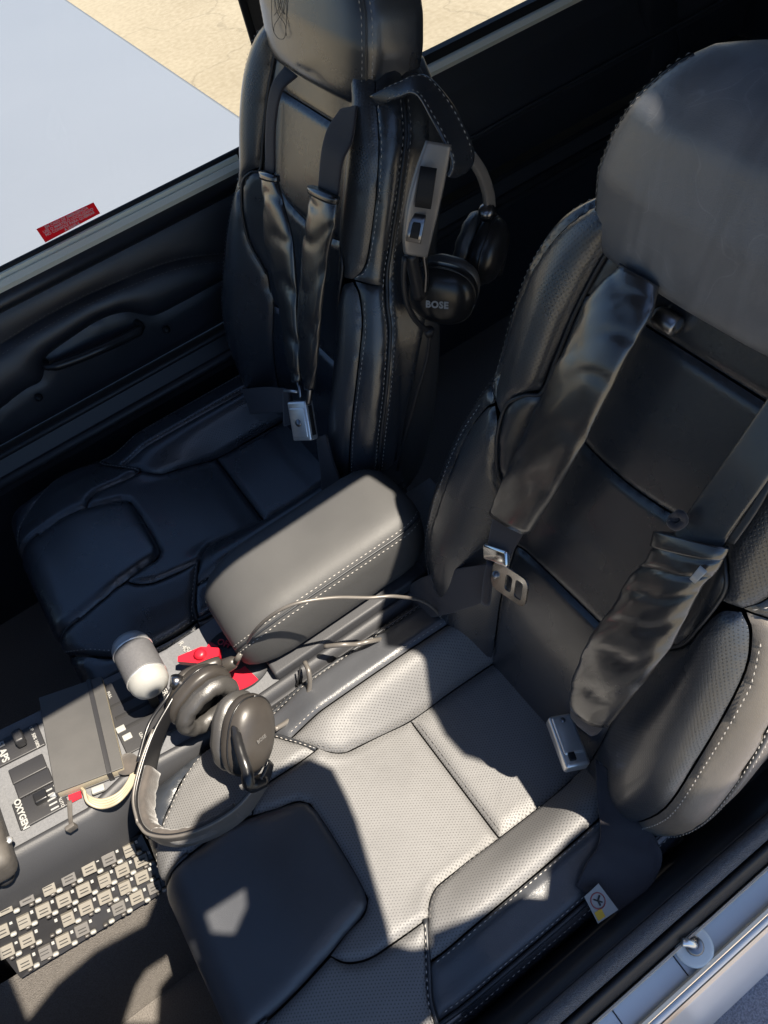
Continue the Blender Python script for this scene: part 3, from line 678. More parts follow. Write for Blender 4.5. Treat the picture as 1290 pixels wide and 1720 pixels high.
for f in (lambda p: p, mir):
    panel('shoulder_wing', f(uw), Sback, 'perf', seat, h=.0042, r=.008, seam=.0015, **PL)
    panel('shoulder_band', f(band), Sback, 'leather', seat, h=.0042, r=.008, seam=.0015, **PL)
    panel('back_side_panel', f(aft_s), Sback, 'entry' if f is mir else 'leather', seat, h=.004, r=.01, **PL)
    panel('back_bolster', f(lb), Sback, 'perf', seat, h=.0042, r=.008, seam=.0015, **PL)
    panel('bolster_band', f(lo_), Sback, 'entry' if f is mir else 'leather', seat, h=.0042, r=.008, seam=.0015, **PL)
    g = (lambda p: p) if f([(0, 1), (0, 2)])[0][1] > 0 else (lambda p: [(a, -b) for a, b in p])
    sk = dict(flip=1)
    stitch('stitching', g([(.37, .167), (.385, .1775), (.43, .1815), (.48, .1805), (.53, .1705), (.575, .1455)]), Sback, 'thread', seat, lift=.0030, **sk)
    stitch('stitching', g([(.0, .189), (.1, .212), (.2, .210), (.30, .200), (.345, .186)]), Sback, 'thread', seat, lift=.0030, **sk)
    stitch('stitching', g([(.0, .217), (.1, .2445), (.2, .2425), (.3, .2275), (.345, .2085), (.38, .199), (.42, .199), (.48, .199), (.54, .190), (.585, .162)]), Sback, 'thread', seat, lift=.0030, **sk)
    stitch('stitching', g([(.0, .229), (.1, .256), (.2, .254), (.3, .239), (.345, .222), (.38, .211), (.42, .210), (.48, .210), (.54, .201), (.58, .176)]), Sback, 'thread', seat, lift=.002, **sk)
    pipe('piping', g([(.0, .223), (.1, .250), (.2, .248), (.3, .233), (.346, .215), (.38, .204), (.42, .204), (.48, .204), (.54, .195), (.585, .167)]), Sback, 'pipe', seat, r=.0025, **sk)
    pipe('piping', g([(.600, .088), (.55, .1008), (.50, .1083), (.45, .1115), (.406, .1150), (.398, .127), (.379, .142), (.355, .1445), (.322, .1415), (.285, .1345), (.241, .1137)]), Sback, 'pipe', seat, r=.002, **sk)
# --- headrest
hr = []; HS = np.linspace(0, 1, 26)
for q in HS:
    s = .548 + .18 * q
    w = np.interp(q, [0, .03, .08, .2, .38, .55, .75, .9, .97, 1], [.104, .117, .124, .131, .136, .131, .115, .094, .078, .055])
    df = np.interp(q, [0, .03, .1, .4, .7, .85, .95, 1], [.0, .012, .018, .027, .025, .013, -.007, -.03])
    db = np.interp(q, [0, .05, .2, .8, .95, 1], [-.068, -.08, -.084, -.08, -.07, -.055])
    rr = sell(w, (df - db) / 2, 5.2, 44)
    hr.append([BB + BT * s + np.array([0, y, 0]) + BN * ((df + db) / 2 + d - .010 * (y / .13) ** 2 * (d > 0)) for y, d in rr])
hobj = obj('headrest', *loft(hr), 'worn', seat)  # worn leather, its grey lifted to paint in sky light
HRI = hr
def hr_line(j, off=.0006):   # follow ring vertex j up the headrest
    P = []
    for i in range(1, len(hr) - 2):
        cen = sum(np.array(p) for p in hr[i]) / len(hr[i]); p = np.array(hr[i][j]); P.append(p + nrm(p - cen) * off)
    return np.array(P)
def dash3(name, P, m, parent, hintc, dash=.0046, gap=.0026, w=.0011):
    P = catmull(P, 6); seg = np.linalg.norm(np.diff(P, axis=0), axis=1); cum = np.concatenate([[0], np.cumsum(seg)]); V, F = [], []; s = 0
    at = lambda q: np.array([np.interp(q, cum, P[:, k]) for k in range(3)])
    while s + dash < cum[-1]:
        a, b = at(s), at(s + dash); t = nrm(b - a); n = nrm((a + b) / 2 - hintc); n = nrm(n - t * (n @ t)); c = np.cross(n, t); o = len(V); mdd = (a + b) / 2 + n * w * .6
        V += [a, mdd + c * w * .6, mdd - c * w * .6, b, mdd + n * w * .5]; F += [(o, o + 1, o + 4), (o, o + 4, o + 2), (o + 3, o + 4, o + 1), (o + 3, o + 2, o + 4)]
        s += dash + gap
    return obj(name, V, F, m, parent)
hc = BB + BT * .64 + BN * -.03
for j in (4, 5): tube('headrest_seam', hr_line(j, -.0006), .0016, 'pipe', hobj, 6, 2) if j == 4 else None
ja = hr_line(4)
nrmj = lambda P, k: np.array([p + k for p in P])
for sgn, jj in ((1, 4), (-1, 18)):
    base_ = hr_line(jj, .0004); nxt = hr_line(jj + 1, .0004); prv = hr_line(jj - 1, .0004)
    if sgn < 0: tube('headrest_seam', hr_line(jj, -.0006), .0016, 'pipe', hobj, 6, 2)
    dash3('stitching', base_ + .006 * np.array([nrm(v) for v in nxt - base_]) + .0006 * np.array([nrm(v - hc) for v in base_]), 'thread', hobj, hc)
    dash3('stitching', base_ + .006 * np.array([nrm(v) for v in prv - base_]) + .0006 * np.array([nrm(v - hc) for v in base_]), 'thread', hobj, hc)
for v in (-.05, .05):
    lathe('headrest_post', [(.0, 0), (.006, 0), (.006, .06), (0, .06)], BB + BT * .53 + BN * -.03 + np.array([0, v, 0]), BT, 'steel', seat, 12)
p0 = BB + BT * .535 + BN * .006 + np.array([0, .004, 0])
lathe('strap_guide', [(0, 0), (.007, 0), (.009, .002), (.009, .02), (.007, .024), (0, .024)], p0, (0, 1, 0), 'dsteel', seat, 14)
# --- side hardware, near side
for x, z, m_ in ((.235, -.05, 'dsteel'), (.18, -.10, 'dsteel')):
    lathe('pivot_bolt', [(0, 0), (.012, 0), (.012, .008), (.007, .012), (0, .012)], (x, -.215, z), (0, -1, 0), m_, seat, 14)

def copy_tree(o, parent=None):
    c = o.copy(); COL.objects.link(c); c.parent = parent
    for ch in list(o.children): copy_tree(ch, c)
    return c
DX, DY = .005, .62
seat2 = copy_tree(seat); seat2.location = Vector(seat.location) + Vector((DX, DY, 0))
seat2['label'] = 'far black leather copilot seat standing in the shade beside the far door'
seat['label'] = 'near black leather pilot seat with sunlit perforated cushion'
for c in list(seat2.children):
    if c.name.startswith('strap_guide'): bpy.data.objects.remove(c)
swap = {'sat_on_perforated_leather': M['perf'], 'sat_on_leather': M['leather'], 'rubbed_entry_leather': M['leather']}      # darker copies paint the shade on the far seat
for c in seat2.children:
    if c.type == 'MESH' and c.material_slots and c.material_slots[0].material.name in swap:
        k_ = swap[c.material_slots[0].material.name]; c.material_slots[0].link = 'OBJECT'; c.material_slots[0].material = k_
# embossed emblem on the far headrest
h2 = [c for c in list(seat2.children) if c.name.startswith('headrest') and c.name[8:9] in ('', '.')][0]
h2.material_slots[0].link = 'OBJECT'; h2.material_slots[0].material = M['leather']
def hface(px, py): return at_plane(px, py, BB + np.array([DX, DY, 0]) + BN * .0265 + BT * .0, BN)
em = [[(456, -12), (457, 38), (462, 58), (472, 66), (480, 55), (482, -12)], [(460, -10), (466, 22), (478, 40), (481, 60)], [(479, -10), (474, 20), (461, 42), (460, 55)], [(466, -10), (470, 12), (478, 24)], [(473, -10), (468, 14), (460, 26)]]
for e_ in em: tube('embossed_line', [hface(*p) for p in e_], .0004, 'pipe', h2, 5, 4)

# ------------------------------------------------------------------ centre console
con = thing('center_console', 'grey centre console with padded armrest and breaker panel between the seats', 'console', (-.1, .31, ZF))
YN, YF = .226, .394
def con_sec(x):
    z = float(zt(x)); k = float(np.clip((-.30 - x) / .05, 0, 1)); yn = YN - .018 * k
    return [(x, YF, -.34), (x, YF, z - .008), (x, YF - .006, z), (x, yn + .008, z), (x, yn + .001, z - .006), (x, yn - .012 * k, z - .05), (x, yn - .004 * k, -.12), (x, yn + .03, -.34)]
obj('console_body', *loft([con_sec(x) for x in (-.80, -.6, -.45, -.36, -.33, -.30, -.24, -.18, -.1, .3)]), 'greyconsole', con, smooth=False)
def con_side(x):
    z = float(zt(x)); k = float(np.clip((-.30 - x) / .05, 0, 1)); yn = YN - .018 * k
    return [(x, yn + .012, z + .0012), (x, yn + .006, z + .0016), (x, yn - .0012, z - .006), (x, yn - .0145 * k - .0015, z - .05), (x, yn - .0065 * k - .0015, -.12), (x, yn + .028, -.339), (x, yn + .034, -.339), (x, yn + .012, -.12)]
sd_o = obj('console_side', *loft([con_side(x) for x in np.linspace(-.80, .3, 45)]), 'darkconsole', con)
rbox('side_cover', (-.02, YN - .003, -.10), WAX, (.17, .003, .085), 'darkconsole', con, .002)
lathe('side_screw', [(0, 0), (.0055, 0), (.0045, .003), (0, .004)], aty(510, 1160, YN - .005), (0, -1, .2), 'steel', con, 12)
tube('cover_joint', [aty(505, 1118, YN - .006), aty(495, 1178, YN - .006)], .0012, 'black', con, 5, smooth=False)

# armrest: lofted padded lid
ar = []
for x in np.concatenate([[-.104, -.1035, -.102, -.098, -.09, -.078, -.06], np.linspace(-.035, .15, 9), [.17, .185, .196, .203, .207, .208]]):
    q = np.clip((x + .104) / .075, 0, 1); fr_ = math.sqrt(max(0, 1 - (1 - q) ** 2)); p = np.clip((.208 - x) / .055, 0, 1); rr_ = math.sqrt(max(0, 1 - (1 - p) ** 2))
    hw = .074 * (.6 + .4 * fr_) * (.5 + .5 * rr_); top = .133 + .02 * x + .05 * min(0, x + .02) * 1.2 - .055 * (1 - fr_) - .03 * (1 - rr_); bot = .012 + .03 * (1 - fr_) * .6 + .04 * (1 - rr_)
    ar.append([(x + .008, .318 + a, (top + bot) / 2 + b) for a, b in sell(hw, max(.002, (top - bot) / 2), 4.0, 48)])
arm = obj('armrest', *loft(ar), 'arm', con)
def ar_line(j, i0=3, i1=None, off=.0006):
    P = []
    for r in ar[i0:i1]:
        c = np.array([r[0][0], .318, .07]); p = np.array(r[j]); P.append(p + nrm(p - c) * off)
    return np.array(P)
arc_ = np.array([.05, .31, .07])
jn = 20
b0 = ar_line(jn, 2, -2, .0); up_ = ar_line(jn - 1, 2, -2, .0); dn_ = ar_line(jn + 1, 2, -2, .0)
tube('armrest_seam', b0, .0016, 'pipe', arm, 6, 2)
dash3('stitching', b0 + .005 * np.array([nrm(v) for v in up_ - b0]) + [0, 0, .0006], 'thread', arm, arc_)
dash3('stitching', b0 + .006 * np.array([nrm(v) for v in dn_ - b0]) + [0, -.0006, 0], 'thread', arm, arc_)
dash3('stitching', ar_line(7, 2, -2, .0004), 'dthread', arm, arc_)
rbox('armrest_base', (.06, .31, .006), WAX, (.13, .072, .012), 'darkconsole', con, .004)

# fuel selector
fc = atz(398, 1106, .002)
fuel = thing('fuel_selector', 'red fuel selector lever with OFF plate in front of the armrest', 'lever', tuple(fc))
ring = lambda r0, r1, z0, z1, a0, a1, n=28: loft([[fc + [r * math.cos(a), r * math.sin(a), z] for r, z in ((r0, z0), (r0, z1), (r1, z1), (r1, z0))] for a in np.linspace(a0, a1, n)])
obj('selector_plate', *lathe_vf([(0, 0), (.052, 0), (.052, .0025), (0, .0025)], fc, (0, 0, 1), 40), 'plastic', fuel)
obj('red_arc', *ring(.036, .051, .0025, .0035, 1.95, 2.35), 'red', fuel, smooth=False)
obj('red_arc', *ring(.020, .051, .0025, .0035, 3.9, 4.9), 'red', fuel, smooth=False)
oc = atz(377, 1081, .006); ang = np.array([.75, -.2, 0])
text('off_lettering', 'OFF', .0135, oc, (.55, -.83, 0), (.83, .55, 0), 'red', fuel, .0003)
l0, l1 = atz(303, 1112, .022), atz(372, 1100, .022); ld = nrm(l1 - l0); lp = np.cross([0, 0, 1], ld)
lm = l0 * .45 + l1 * .55
prism('lever', [l0 + lp * .004, l0 - lp * .004, lm - lp * .013, l1 - lp * .006, l1 + lp * .006, lm + lp * .013], (0, 0, .010), 'red', fuel)
lathe('lever_hub', [(0, 0), (.009, 0), (.008, .006), (.004, .008), (0, .008)], lm + [0, 0, .009], (0, 0, 1), 'red', fuel, 18)
lathe('lever_post', [(0, 0), (.006, 0), (.006, .024), (0, .024)], lm + [0, 0, -.022], (0, 0, 1), 'black', fuel, 12)
text('selector_print', 'R 46', .0105, atz(308, 1086, .0012), (.1, -.99, 0), (.99, .1, 0), 'wprint', con, .0002)
text('selector_print', 'GAL', .009, atz(318, 1094, .0012), (.1, -.99, 0), (.99, .1, 0), 'wprint', con, .0002)

# throttle
thr = thing('throttle_lever', 'cylindrical grey throttle grip with pale domed ends on the console', 'throttle', (-.205, .319, .01))
ca = np.array([-.206, .272, .098]); cb = np.array([-.206, .367, .098]); ax_ = nrm(cb - ca)
lathe('grip', [(.0258, .0), (.0265, .003), (.0265, .044), (.0258, .048)], ca + ax_ * .0235, ax_, 'grip', thr, 32)
lathe('end_cap', [(.0258, .0225), (.026, .021), (.0252, .013), (.0215, .006), (.013, .0012), (0, 0)], ca, ax_, 'white', thr, 32)
lathe('end_cap', [(.0258, .0225), (.026, .021), (.0252, .013), (.0215, .006), (.013, .0012), (0, 0)], cb, -ax_, 'silver', thr, 32)
lathe('end_ring', [(.0256, 0), (.0270, .0006), (.0270, .002), (.0256, .0026)], ca + ax_ * .0215, ax_, 'steel', thr, 32)
lathe('end_ring', [(.0256, 0), (.0270, .0006), (.0270, .002), (.0256, .0026)], cb - ax_ * .0240, ax_, 'steel', thr, 32)
rbox('lever_arm', (-.217, .319, .048), [(1, 0, -.25), (0, 1, 0), (.25, 0, 1)], (.006, .012, .04), 'black', thr, .003)
# throttle quadrant plate with print
qn = nrm((KS, 0, 1)); qx = nrm((1, 0, -KS)); qy = np.array([0, 1.0, 0])
qc = np.array([-.243, .318, float(zt(-.243)) + .0015])
rbox('quadrant_plate', qc, [qx, qy, qn], (.042, .058, .0015), 'plastic', con, .001)
for i in range(3): rbox('quadrant_slot', qc + qy * (-.02 + .02 * i) + qn * .0012, [qx, qy, qn], (.036, .003, .0008), 'black', con, .0005)
for i, s_ in enumerate(('FULL', 'LEAN', 'IDLE', 'MIN', 'CUT OFF')):
    text('quadrant_print', s_, .0055, qc + qx * (-.03 + .014 * i) + qy * (-.044 if i % 2 else .040) + qn * .0018, -qy, qx, 'wprint', con, .0001)
text('quadrant_print', 'POWER', .010, qc + qx * .036 + qy * .015 + qn * .0018, -qy, qx, 'wprint', con, .0002)
text('quadrant_print', 'MIXTURE', .010, qc + qx * .036 - qy * .038 + qn * .0018, -qy, qx, 'wprint', con, .0002)
# white switch group near the headset
for k, p in enumerate(((203, 1225), (214, 1238))):
    c = atc(*p, .003); rbox('trim_key', c, [qx, qy, qn], (.006, .0045, .002), 'white', con, .001)

# flaps / oxygen plates along the console
xk = -.398
def plate_at(px, py, hx, hy, nm='control_plate', m='plastic'):
    c = atc(px, py, .002); rbox(nm, c, [qx, qy, qn], (hx, hy, .002), m, con, .0015); return c
c1 = plate_at(30, 1252, .031, .019); c2 = plate_at(47, 1292, .022, .0115, 'blank_plate'); c3 = plate_at(57, 1316, .022, .0115, 'blank_plate'); c4 = plate_at(68, 1352, .030, .0195)
text('flaps_lettering', 'FLAPS', .0125, c1 + qn * .0022 - qx * .019, -qy, qx, 'wprint', con, .0004)
text('oxygen_lettering', 'OXYGEN', .0105, c4 + qn * .0022 - qx * .023, -qy, qx, 'wprint', con, .0004)
k1 = c1 + qx * .006 + qn * .002
obj('flap_switch', *join([lathe_vf([(0, 0), (.006, 0), (.005, .006), (0, .006)], k1, qn, 12), rbox_vf(k1 + qn * .012, [qx, qy, qn], (.006, .010, .009), .003)]), 'plastic', con)
for i, s_ in enumerate(('UP', '50%', '100%')): text('flap_print', s_, .006, c1 + qn * .0022 + qx * .022 - qy * (-.013 + .013 * i), -qy, qx, 'wprint', con, .0001)
rbox('oxygen_switch', c4 + qx * .004 + qy * .006 + qn * .005, [qx, qy, qn], (.008, .007, .006), 'gloss', con, .002)
for i in range(5): rbox('oxygen_tick', c4 + qx * (.014) + qy * (-.015 + .0068 * i) + qn * .0022, [qx, qy, qn], (.005, .0011, .0004), 'wprint', con, .0002)
for i, s_ in enumerate(('ON', 'OFF', 'AUTO')): text('oxygen_print', s_, .0055, c4 + qn * .0022 + qx * .023 - qy * (-.012 + .012 * i), -qy, qx, 'wprint', con, .0001)
# worn grey housing at the photo's left edge
hb = atc(-58, 1396, .018)
hs = thing('keypad_housing', 'worn grey-brown instrument housing at the left edge of the console', 'instrument housing', tuple(hb))
rbox('housing', hb + [-.005, -.004, .008], [qx, qy, qn], (.048, .075, .026), 'worngrey', hs, .014, 4)
rbox('face_plate', hb + [-.005, -.004, .008] + qn * .0265 - qx * .006, [qx, qy, qn], (.034, .058, .002), 'face', hs, .002)
lathe('corner_screw', [(0, 0), (.005, 0), (.004, .003), (0, .0035)], atc(15, 1412, .032), qn, 'steel', hs, 12)
lathe('dome_light', [(0, 0), (.011, 0), (.011, .003), (.008, .004), (0, .004)], aty(8, 1472, .196), (.2, -1, .4), 'plastic', con, 20)
lathe('light_lens', [(0, 0), (.005, 0), (.004, .003), (0, .004)], aty(6, 1473, .190), (.2, -1, .4), 'blue', con, 16)

# ------------------------------------------------------------------ circuit breaker panel (part of the console)
TR_, TL_, BR_, BL_ = aty(236, 1404, .197), aty(-48, 1532, .205), aty(279, 1493, .140), aty(36, 1640, .150)
def BP(s, t): return (TL_ * (1 - s) + TR_ * s) * (1 - t) + (BL_ * (1 - s) + BR_ * s) * t
bx = nrm(TR_ - TL_); bn = nrm(np.cross(bx, TR_ - BR_)); bn = bn if bn @ np.array([0, -.5, 1]) > 0 else -bn; by = np.cross(bn, bx)
pn = obj('breaker_panel', *loft([[c - bn * k for c in (BP(-.01, -.02), BP(1.01, -.02), BP(1.01, 1.02), BP(-.01, 1.02))] for k in (0, .05)]), 'plastic', con, smooth=False)
pn['label'] = 'black circuit breaker panel packed with small buttons and labels'
NR, NC = 4, 8
lw, lh = np.linalg.norm(TR_ - TL_) / NC, np.linalg.norm(TR_ - BR_) / NR
def proto(name, vf, m):
    return obj(name, *vf, m, None, smooth=False).data
o_l = rbox_vf((0, 0, 0), WAX, (lw * .33, lh * .36, .0026), .0006, 1); o_b = rbox_vf((0, 0, .003), WAX, (lw * .15, lh * .11, .0040), .0020, 2)
o_c = rbox_vf((0, 0, .002), WAX, (lw * .12, lh * .10, .0036), .0016, 2); o_s = rbox_vf((0, 0, 0), WAX, (lw * .07, lh * .10, .0006), .0003, 1)
o_l2 = rbox_vf((lw * .05, -lh * .06, 0), WAX, (lw * .29, lh * .37, .0036), .0006, 1)
o_k = rbox_vf((0, 0, 0), WAX, (lw * .20, lh * .03, .0004), .0002, 1)
protos = {}
def place(name, vf, m, p, key):
    if key not in protos:
        o = obj(name, *vf, m, None, smooth=key in ('b', 'c')); protos[key] = o.data
    else:
        o = bpy.data.objects.new(name, protos[key]); COL.objects.link(o)
    mm_ = Matrix.Identity(4)
    for i in range(3): mm_[i][0] = bx[i]; mm_[i][1] = by[i]; mm_[i][2] = bn[i]
    o.rotation_euler = mm_.to_euler(); o.location = p; attach(o, pn); return o
for i in range(NR):
    for j in range(NC):
        t = (i + .5) / NR; s = (j + .5 + .32 * (i % 2) - .16) / NC
        if s < .02 or s > .985: continue
        c = BP(s, t)
        blank = (i, j) in ((2, 2), (3, 4))
        if not blank:
            place('breaker_label', o_l2 if (i * 3 + j * 5) % 7 < 2 else o_l, ('greylabel' if (i * 5 + j * 3) % 6 == 0 else 'beige'), c + bx * (-lw * .16) + by * lh * .05 + bn * .002, 'l%d%d' % ((i * 3 + j * 5) % 7 < 2, (i * 5 + j * 3) % 6 == 0))
            place('label_line', o_k, 'ink', c + bx * (-lw * .16) + by * lh * .14 + bn * .0054, 'k')
            place('label_line', o_k, 'ink', c + bx * (-lw * .16) - by * lh * .06 + bn * .0054, 'k')
        place('breaker_button', o_b, 'white', c + bx * lw * .30 - by * lh * .38 + bn * .001, 'b')
        if (i + j) % 4 != 1: place('breaker_collar', o_c, 'bgrey', c - bx * lw * .02 - by * lh * .42 + bn * .002, 'c')
        place('breaker_stripe', o_s, 'wprint', c + bx * lw * .31 + by * lh * .26 + bn * .0006, 's')
# grey ramp below the breakers
foot = struct(obj('footwell_ramp', *loft([[np.array(p) + [0, 0, -k] for p in (BP(-.3, 1.03) - bn * .02, BP(1.05, 1.03) - bn * .02, np.array([-.36, .10, ZF + .004]), np.array([-.85, .10, ZF + .004]))] for k in (0, .02)]), 'floorc', smooth=False))

# ------------------------------------------------------------------ things on the console
# notebook
NBk = [atc(*p, .021) for p in ((70, 1170), (178, 1133), (199, 1292), (87, 1334))]
nt = thing('notebook', 'black elastic-banded notebook lying on the console with its far end shaded', 'notebook', tuple(sum(NBk) / 4 - qn * .02))
nx = nrm(NBk[1] - NBk[0]); ny = nrm(NBk[0] - NBk[3]); nz = nrm(np.cross(nx, ny)); ny = np.cross(nz, nx)
ncen = sum(NBk) / 4; hwx = np.linalg.norm((NBk[1] + NBk[2]) / 2 - (NBk[0] + NBk[3]) / 2) / 2; hwy = np.linalg.norm((NBk[0] + NBk[1]) / 2 - (NBk[2] + NBk[3]) / 2) / 2
rbox('front_cover', ncen - nz * .001, [nx, ny, nz], (hwx, hwy, .0009), 'cover', nt, .0008)
rbox('pages', ncen - nz * .0092 + nx * .0006, [nx, ny, nz], (hwx - .0006, hwy - .0008, .0072), 'paper', nt, .001)
rbox('back_cover', ncen - nz * .0172, [nx, ny, nz], (hwx, hwy, .0013), 'cover', nt, .0012)
rbox('spine', ncen - nz * .0092 - nx * (hwx - .001), [nx, ny, nz], (.0013, hwy, .009), 'cover', nt, .0012)
for kz in (.0008, -.0188): rbox('elastic_band', ncen + nz * kz + nx * hwx * .58, [nx, ny, nz], (.0030, hwy + .0008, .0006), 'plastic', nt, .0005)
for sy in (-1, 1): rbox('elastic_band', ncen - nz * .009 + nx * hwx * .58 + ny * sy * (hwy + .0008), [nx, ny, nz], (.0030, .0006, .0100), 'plastic', nt, .0005)
rbox('crease', ncen + nz * .0003 + nx * hwx * .64, [nx, ny, nz], (.0006, hwy * .97, .0006), 'pipe', nt, .0004)
# pen under the notebook edge
p0, p1 = atc(84, 1338, .006), atc(150, 1313, .006); pd_ = nrm(p1 - p0)
pen = thing('pen', 'silver pen with teal clip poking out from under the notebook', 'pen', tuple(p0))
lathe('barrel', [(0, 0), (.0015, 0), (.004, .009), (.004, .11), (0, .11)], p0, pd_, 'silver', pen, 14)
lathe('clip_ring', [(.0041, .022), (.0043, .022), (.0043, .030), (.0041, .030)], p0, pd_, mat('teal_plastic', (.03, .22, .2), .4), pen, 14)
# red tag and clear latch beside it
rt = prism('red_tag', [atc(p[0], p[1], .002) for p in ((114, 1326), (134, 1318), (138, 1340), (118, 1350))], (0, 0, .002), 'red')
tag(rt, 'small red tag poking out below the notebook corner', 'tag')
lt = thing('clear_clip', 'small grey plastic clip hanging over the console edge below the red tag', 'clip', tuple(atc(118, 1370, .001)))
rib('clip_strap', [atc(112, 1345, .004), atc(114, 1372, .004), aty(116, 1388, .203)], [atc(121, 1344, .004), atc(122, 1372, .004), aty(124, 1388, .203)], .002, 'worngrey', lt, n=10)
rbox('clip_end', aty(120, 1390, .202), WAX, (.006, .003, .006), 'worngrey', lt, .0015)
# cream cable, coiled in several strands
cb_ = thing('coiled_cable', 'cream charging cable coiled beside the notebook', 'cable', tuple(atc(180, 1335, .002)))
for k in range(4):
    off = np.array([0, -2.5, 0]) * 0; sh_ = k * 3.2
    P_ = [atc(135 + k * 2, 1322 + sh_ * .5, .005 + .003 * k), atc(148, 1338 + sh_, .006 + .002 * k), atc(172, 1344 + sh_ * 1.3, .007), atc(200, 1332 + sh_ * 1.4, .008 + .002 * k), atc(218 + k * 1.2, 1308 + sh_, .008), atc(222 + k * 1.5, 1285 + sh_ * .5, .006), atc(212, 1268, .004)]
    tube('cable_strand', P_, .0021, 'cream', cb_, 8)
rbox('cable_plug', atc(165, 1326, .009), [nx, ny, qn], (.008, .0045, .003), 'white', cb_, .0015)
dk = thing('leather_disc', 'round grey-brown leather disc lying on the coiled cable', 'disc', tuple(atc(214, 1284, .008)))
lathe('disc', [(0, 0), (.0145, 0), (.015, .001), (.0145, .003), (0, .003)], atc(214, 1284, .010), qn, 'suede', dk, 24)

# ------------------------------------------------------------------ headsets
def cup(parent, c, n, up, a=.047, b=.039, logo=None, logodir=None, cush_m='earpad', shell_m='shell'):
    n = nrm(n); up = np.array(up, float); up = nrm(up - n * (up @ n)); sd = np.cross(n, up)
    def rg(t, sc, e=2.4): return [np.array(c) + n * t + up * x + sd * y for x, y in sell(a * sc, b * sc, e, 36)]
    obj('ear_cup', *loft([rg(-.003, .90), rg(.0, .97), (rg(.002, 1.0)), rg(.010, .99), rg(.0125, .955), rg(.0135, .95), rg(.021, .88), rg(.027, .74), rg(.0305, .5), rg(.0318, .2), rg(.032, .02)]), shell_m, parent)
    cu = []
    for q in np.linspace(0, 2 * math.pi, 16, endpoint=False):
        t = -.0145 + .0115 * math.sin(q); sc = .735 + .265 * math.cos(q)
        cu.append((t, sc))
    rings = [[np.array(c) + n * (t + .0007 * math.sin(18 * th_ * 2)) + up * x + sd * y for th_, (x, y) in zip(np.linspace(0, 2 * math.pi, 48), sell(a * sc, b * sc, 2.3, 48))] for t, sc in cu]
    V, F = loft(rings + [rings[0]], cap=False)
    k = obj('ear_cushion', V, F, cush_m, parent)
    obj('ear_mesh', *loft([rg(-.006, .55), rg(-.004, .55)]), 'foam', parent)
    tube('cup_trim', rg(.0128, .967) + [rg(.0128, .967)[0]], .0012, 'gloss', parent, 6, 1)
    if logo: text('logo_lettering', 'BOSE', logo, np.array(c) + n * .0318 + logodir[2], logodir[0], logodir[1], 'wprint', parent, .0003, 1.1)
    return n, up, sd

hd = thing('headset', 'black aviation headset with worn suede headband lying on the console', 'headset', tuple(atz(330, 1260, .0)))
Fc = np.array([-.163, .243, .066]); Nc = np.array([-.139, .160, .078])
R0, R1, TC = CR[0], CR[1], -CR[2]
nF, uF, sF = cup(hd, Fc, (-.12, .95, .02), R0 * .68 - R1 * .73, .047, .038)
nN, uN, sN = cup(hd, Nc, R0 * .72 + TC * .62 + R1 * .05, -R1 + R0 * .08, .050, .036)
text('logo_lettering', 'BOSE', .0062, Nc + nN * .0334 + uN * .001, nrm((R0 * .95 - R1 * .25) - nN * (nN @ (R0 * .95 - R1 * .25))), -R1, 'greylabel', hd, .0002)
rbox('logo_badge', Nc + nN * .0300 + uN * .016, [sN, uN, nN], (.004, .0022, .001), 'silver', hd, .0009)
# headband: rim pixels, stands on edge
rimpx = [(300, 1152), (283, 1182), (258, 1227), (238, 1282), (226, 1338), (233, 1380), (250, 1398), (290, 1402), (340, 1388), (395, 1355), (437, 1306), (450, 1275)]
rz = [.096, .095, .092, .088, .084, .082, .082, .083, .085, .088, .092, .094]
Tr = np.array([atz(*p, z) for p, z in zip(rimpx, rz)]); bw = np.array([.020, .022, .030, .040, .043, .043, .042, .042, .041, .036, .026, .020])
Bt = Tr - np.stack([bw * 0, bw * 0, bw], 1)
cen_ = Tr.mean(0)
inw = np.array([nrm(np.array([*(cen_ - t)[:2], 0])) for t in Tr])
rib('headband', Tr, Bt, .005, 'gloss', hd, k=6, e=5, n=16)
def sub(A, i, j): return A[i:j]
padT = Tr + inw * .0065 - [0, 0, .002]; padB = Bt + inw * .0065 + [0, 0, .003]
rib('headband_pad', padT[3:7], padB[3:7], .012, 'suede', hd, k=8, e=3, n=18, wr=.0006)
rib('headband_pad', padT[6:10] + inw[6:10] * -.004, padB[6:10] + inw[6:10] * -.004, .014, 'suede', hd, k=8, e=3, n=18, wr=.0006)
rib('headband_cover', Tr[2:6] - inw[2:6] * .002 + [0, 0, .0012], Bt[2:6] - inw[2:6] * .002 - [0, 0, .0], .0045, 'arm_metal', hd, k=6, e=5)
rib('headband_cover', Tr[5:11] - inw[5:11] * .002 + [0, 0, .0012], Bt[5:11] - inw[5:11] * .002, .0045, 'arm_metal', hd, k=6, e=5)
lathe('rivet', [(0, 0), (.0045, 0), (.004, .0015), (.002, .002), (0, .002)], Tr[6] - inw[6] * .003 + [0, 0, -.004], -inw[6] + [0, 0, .9], 'dsteel', hd, 14)
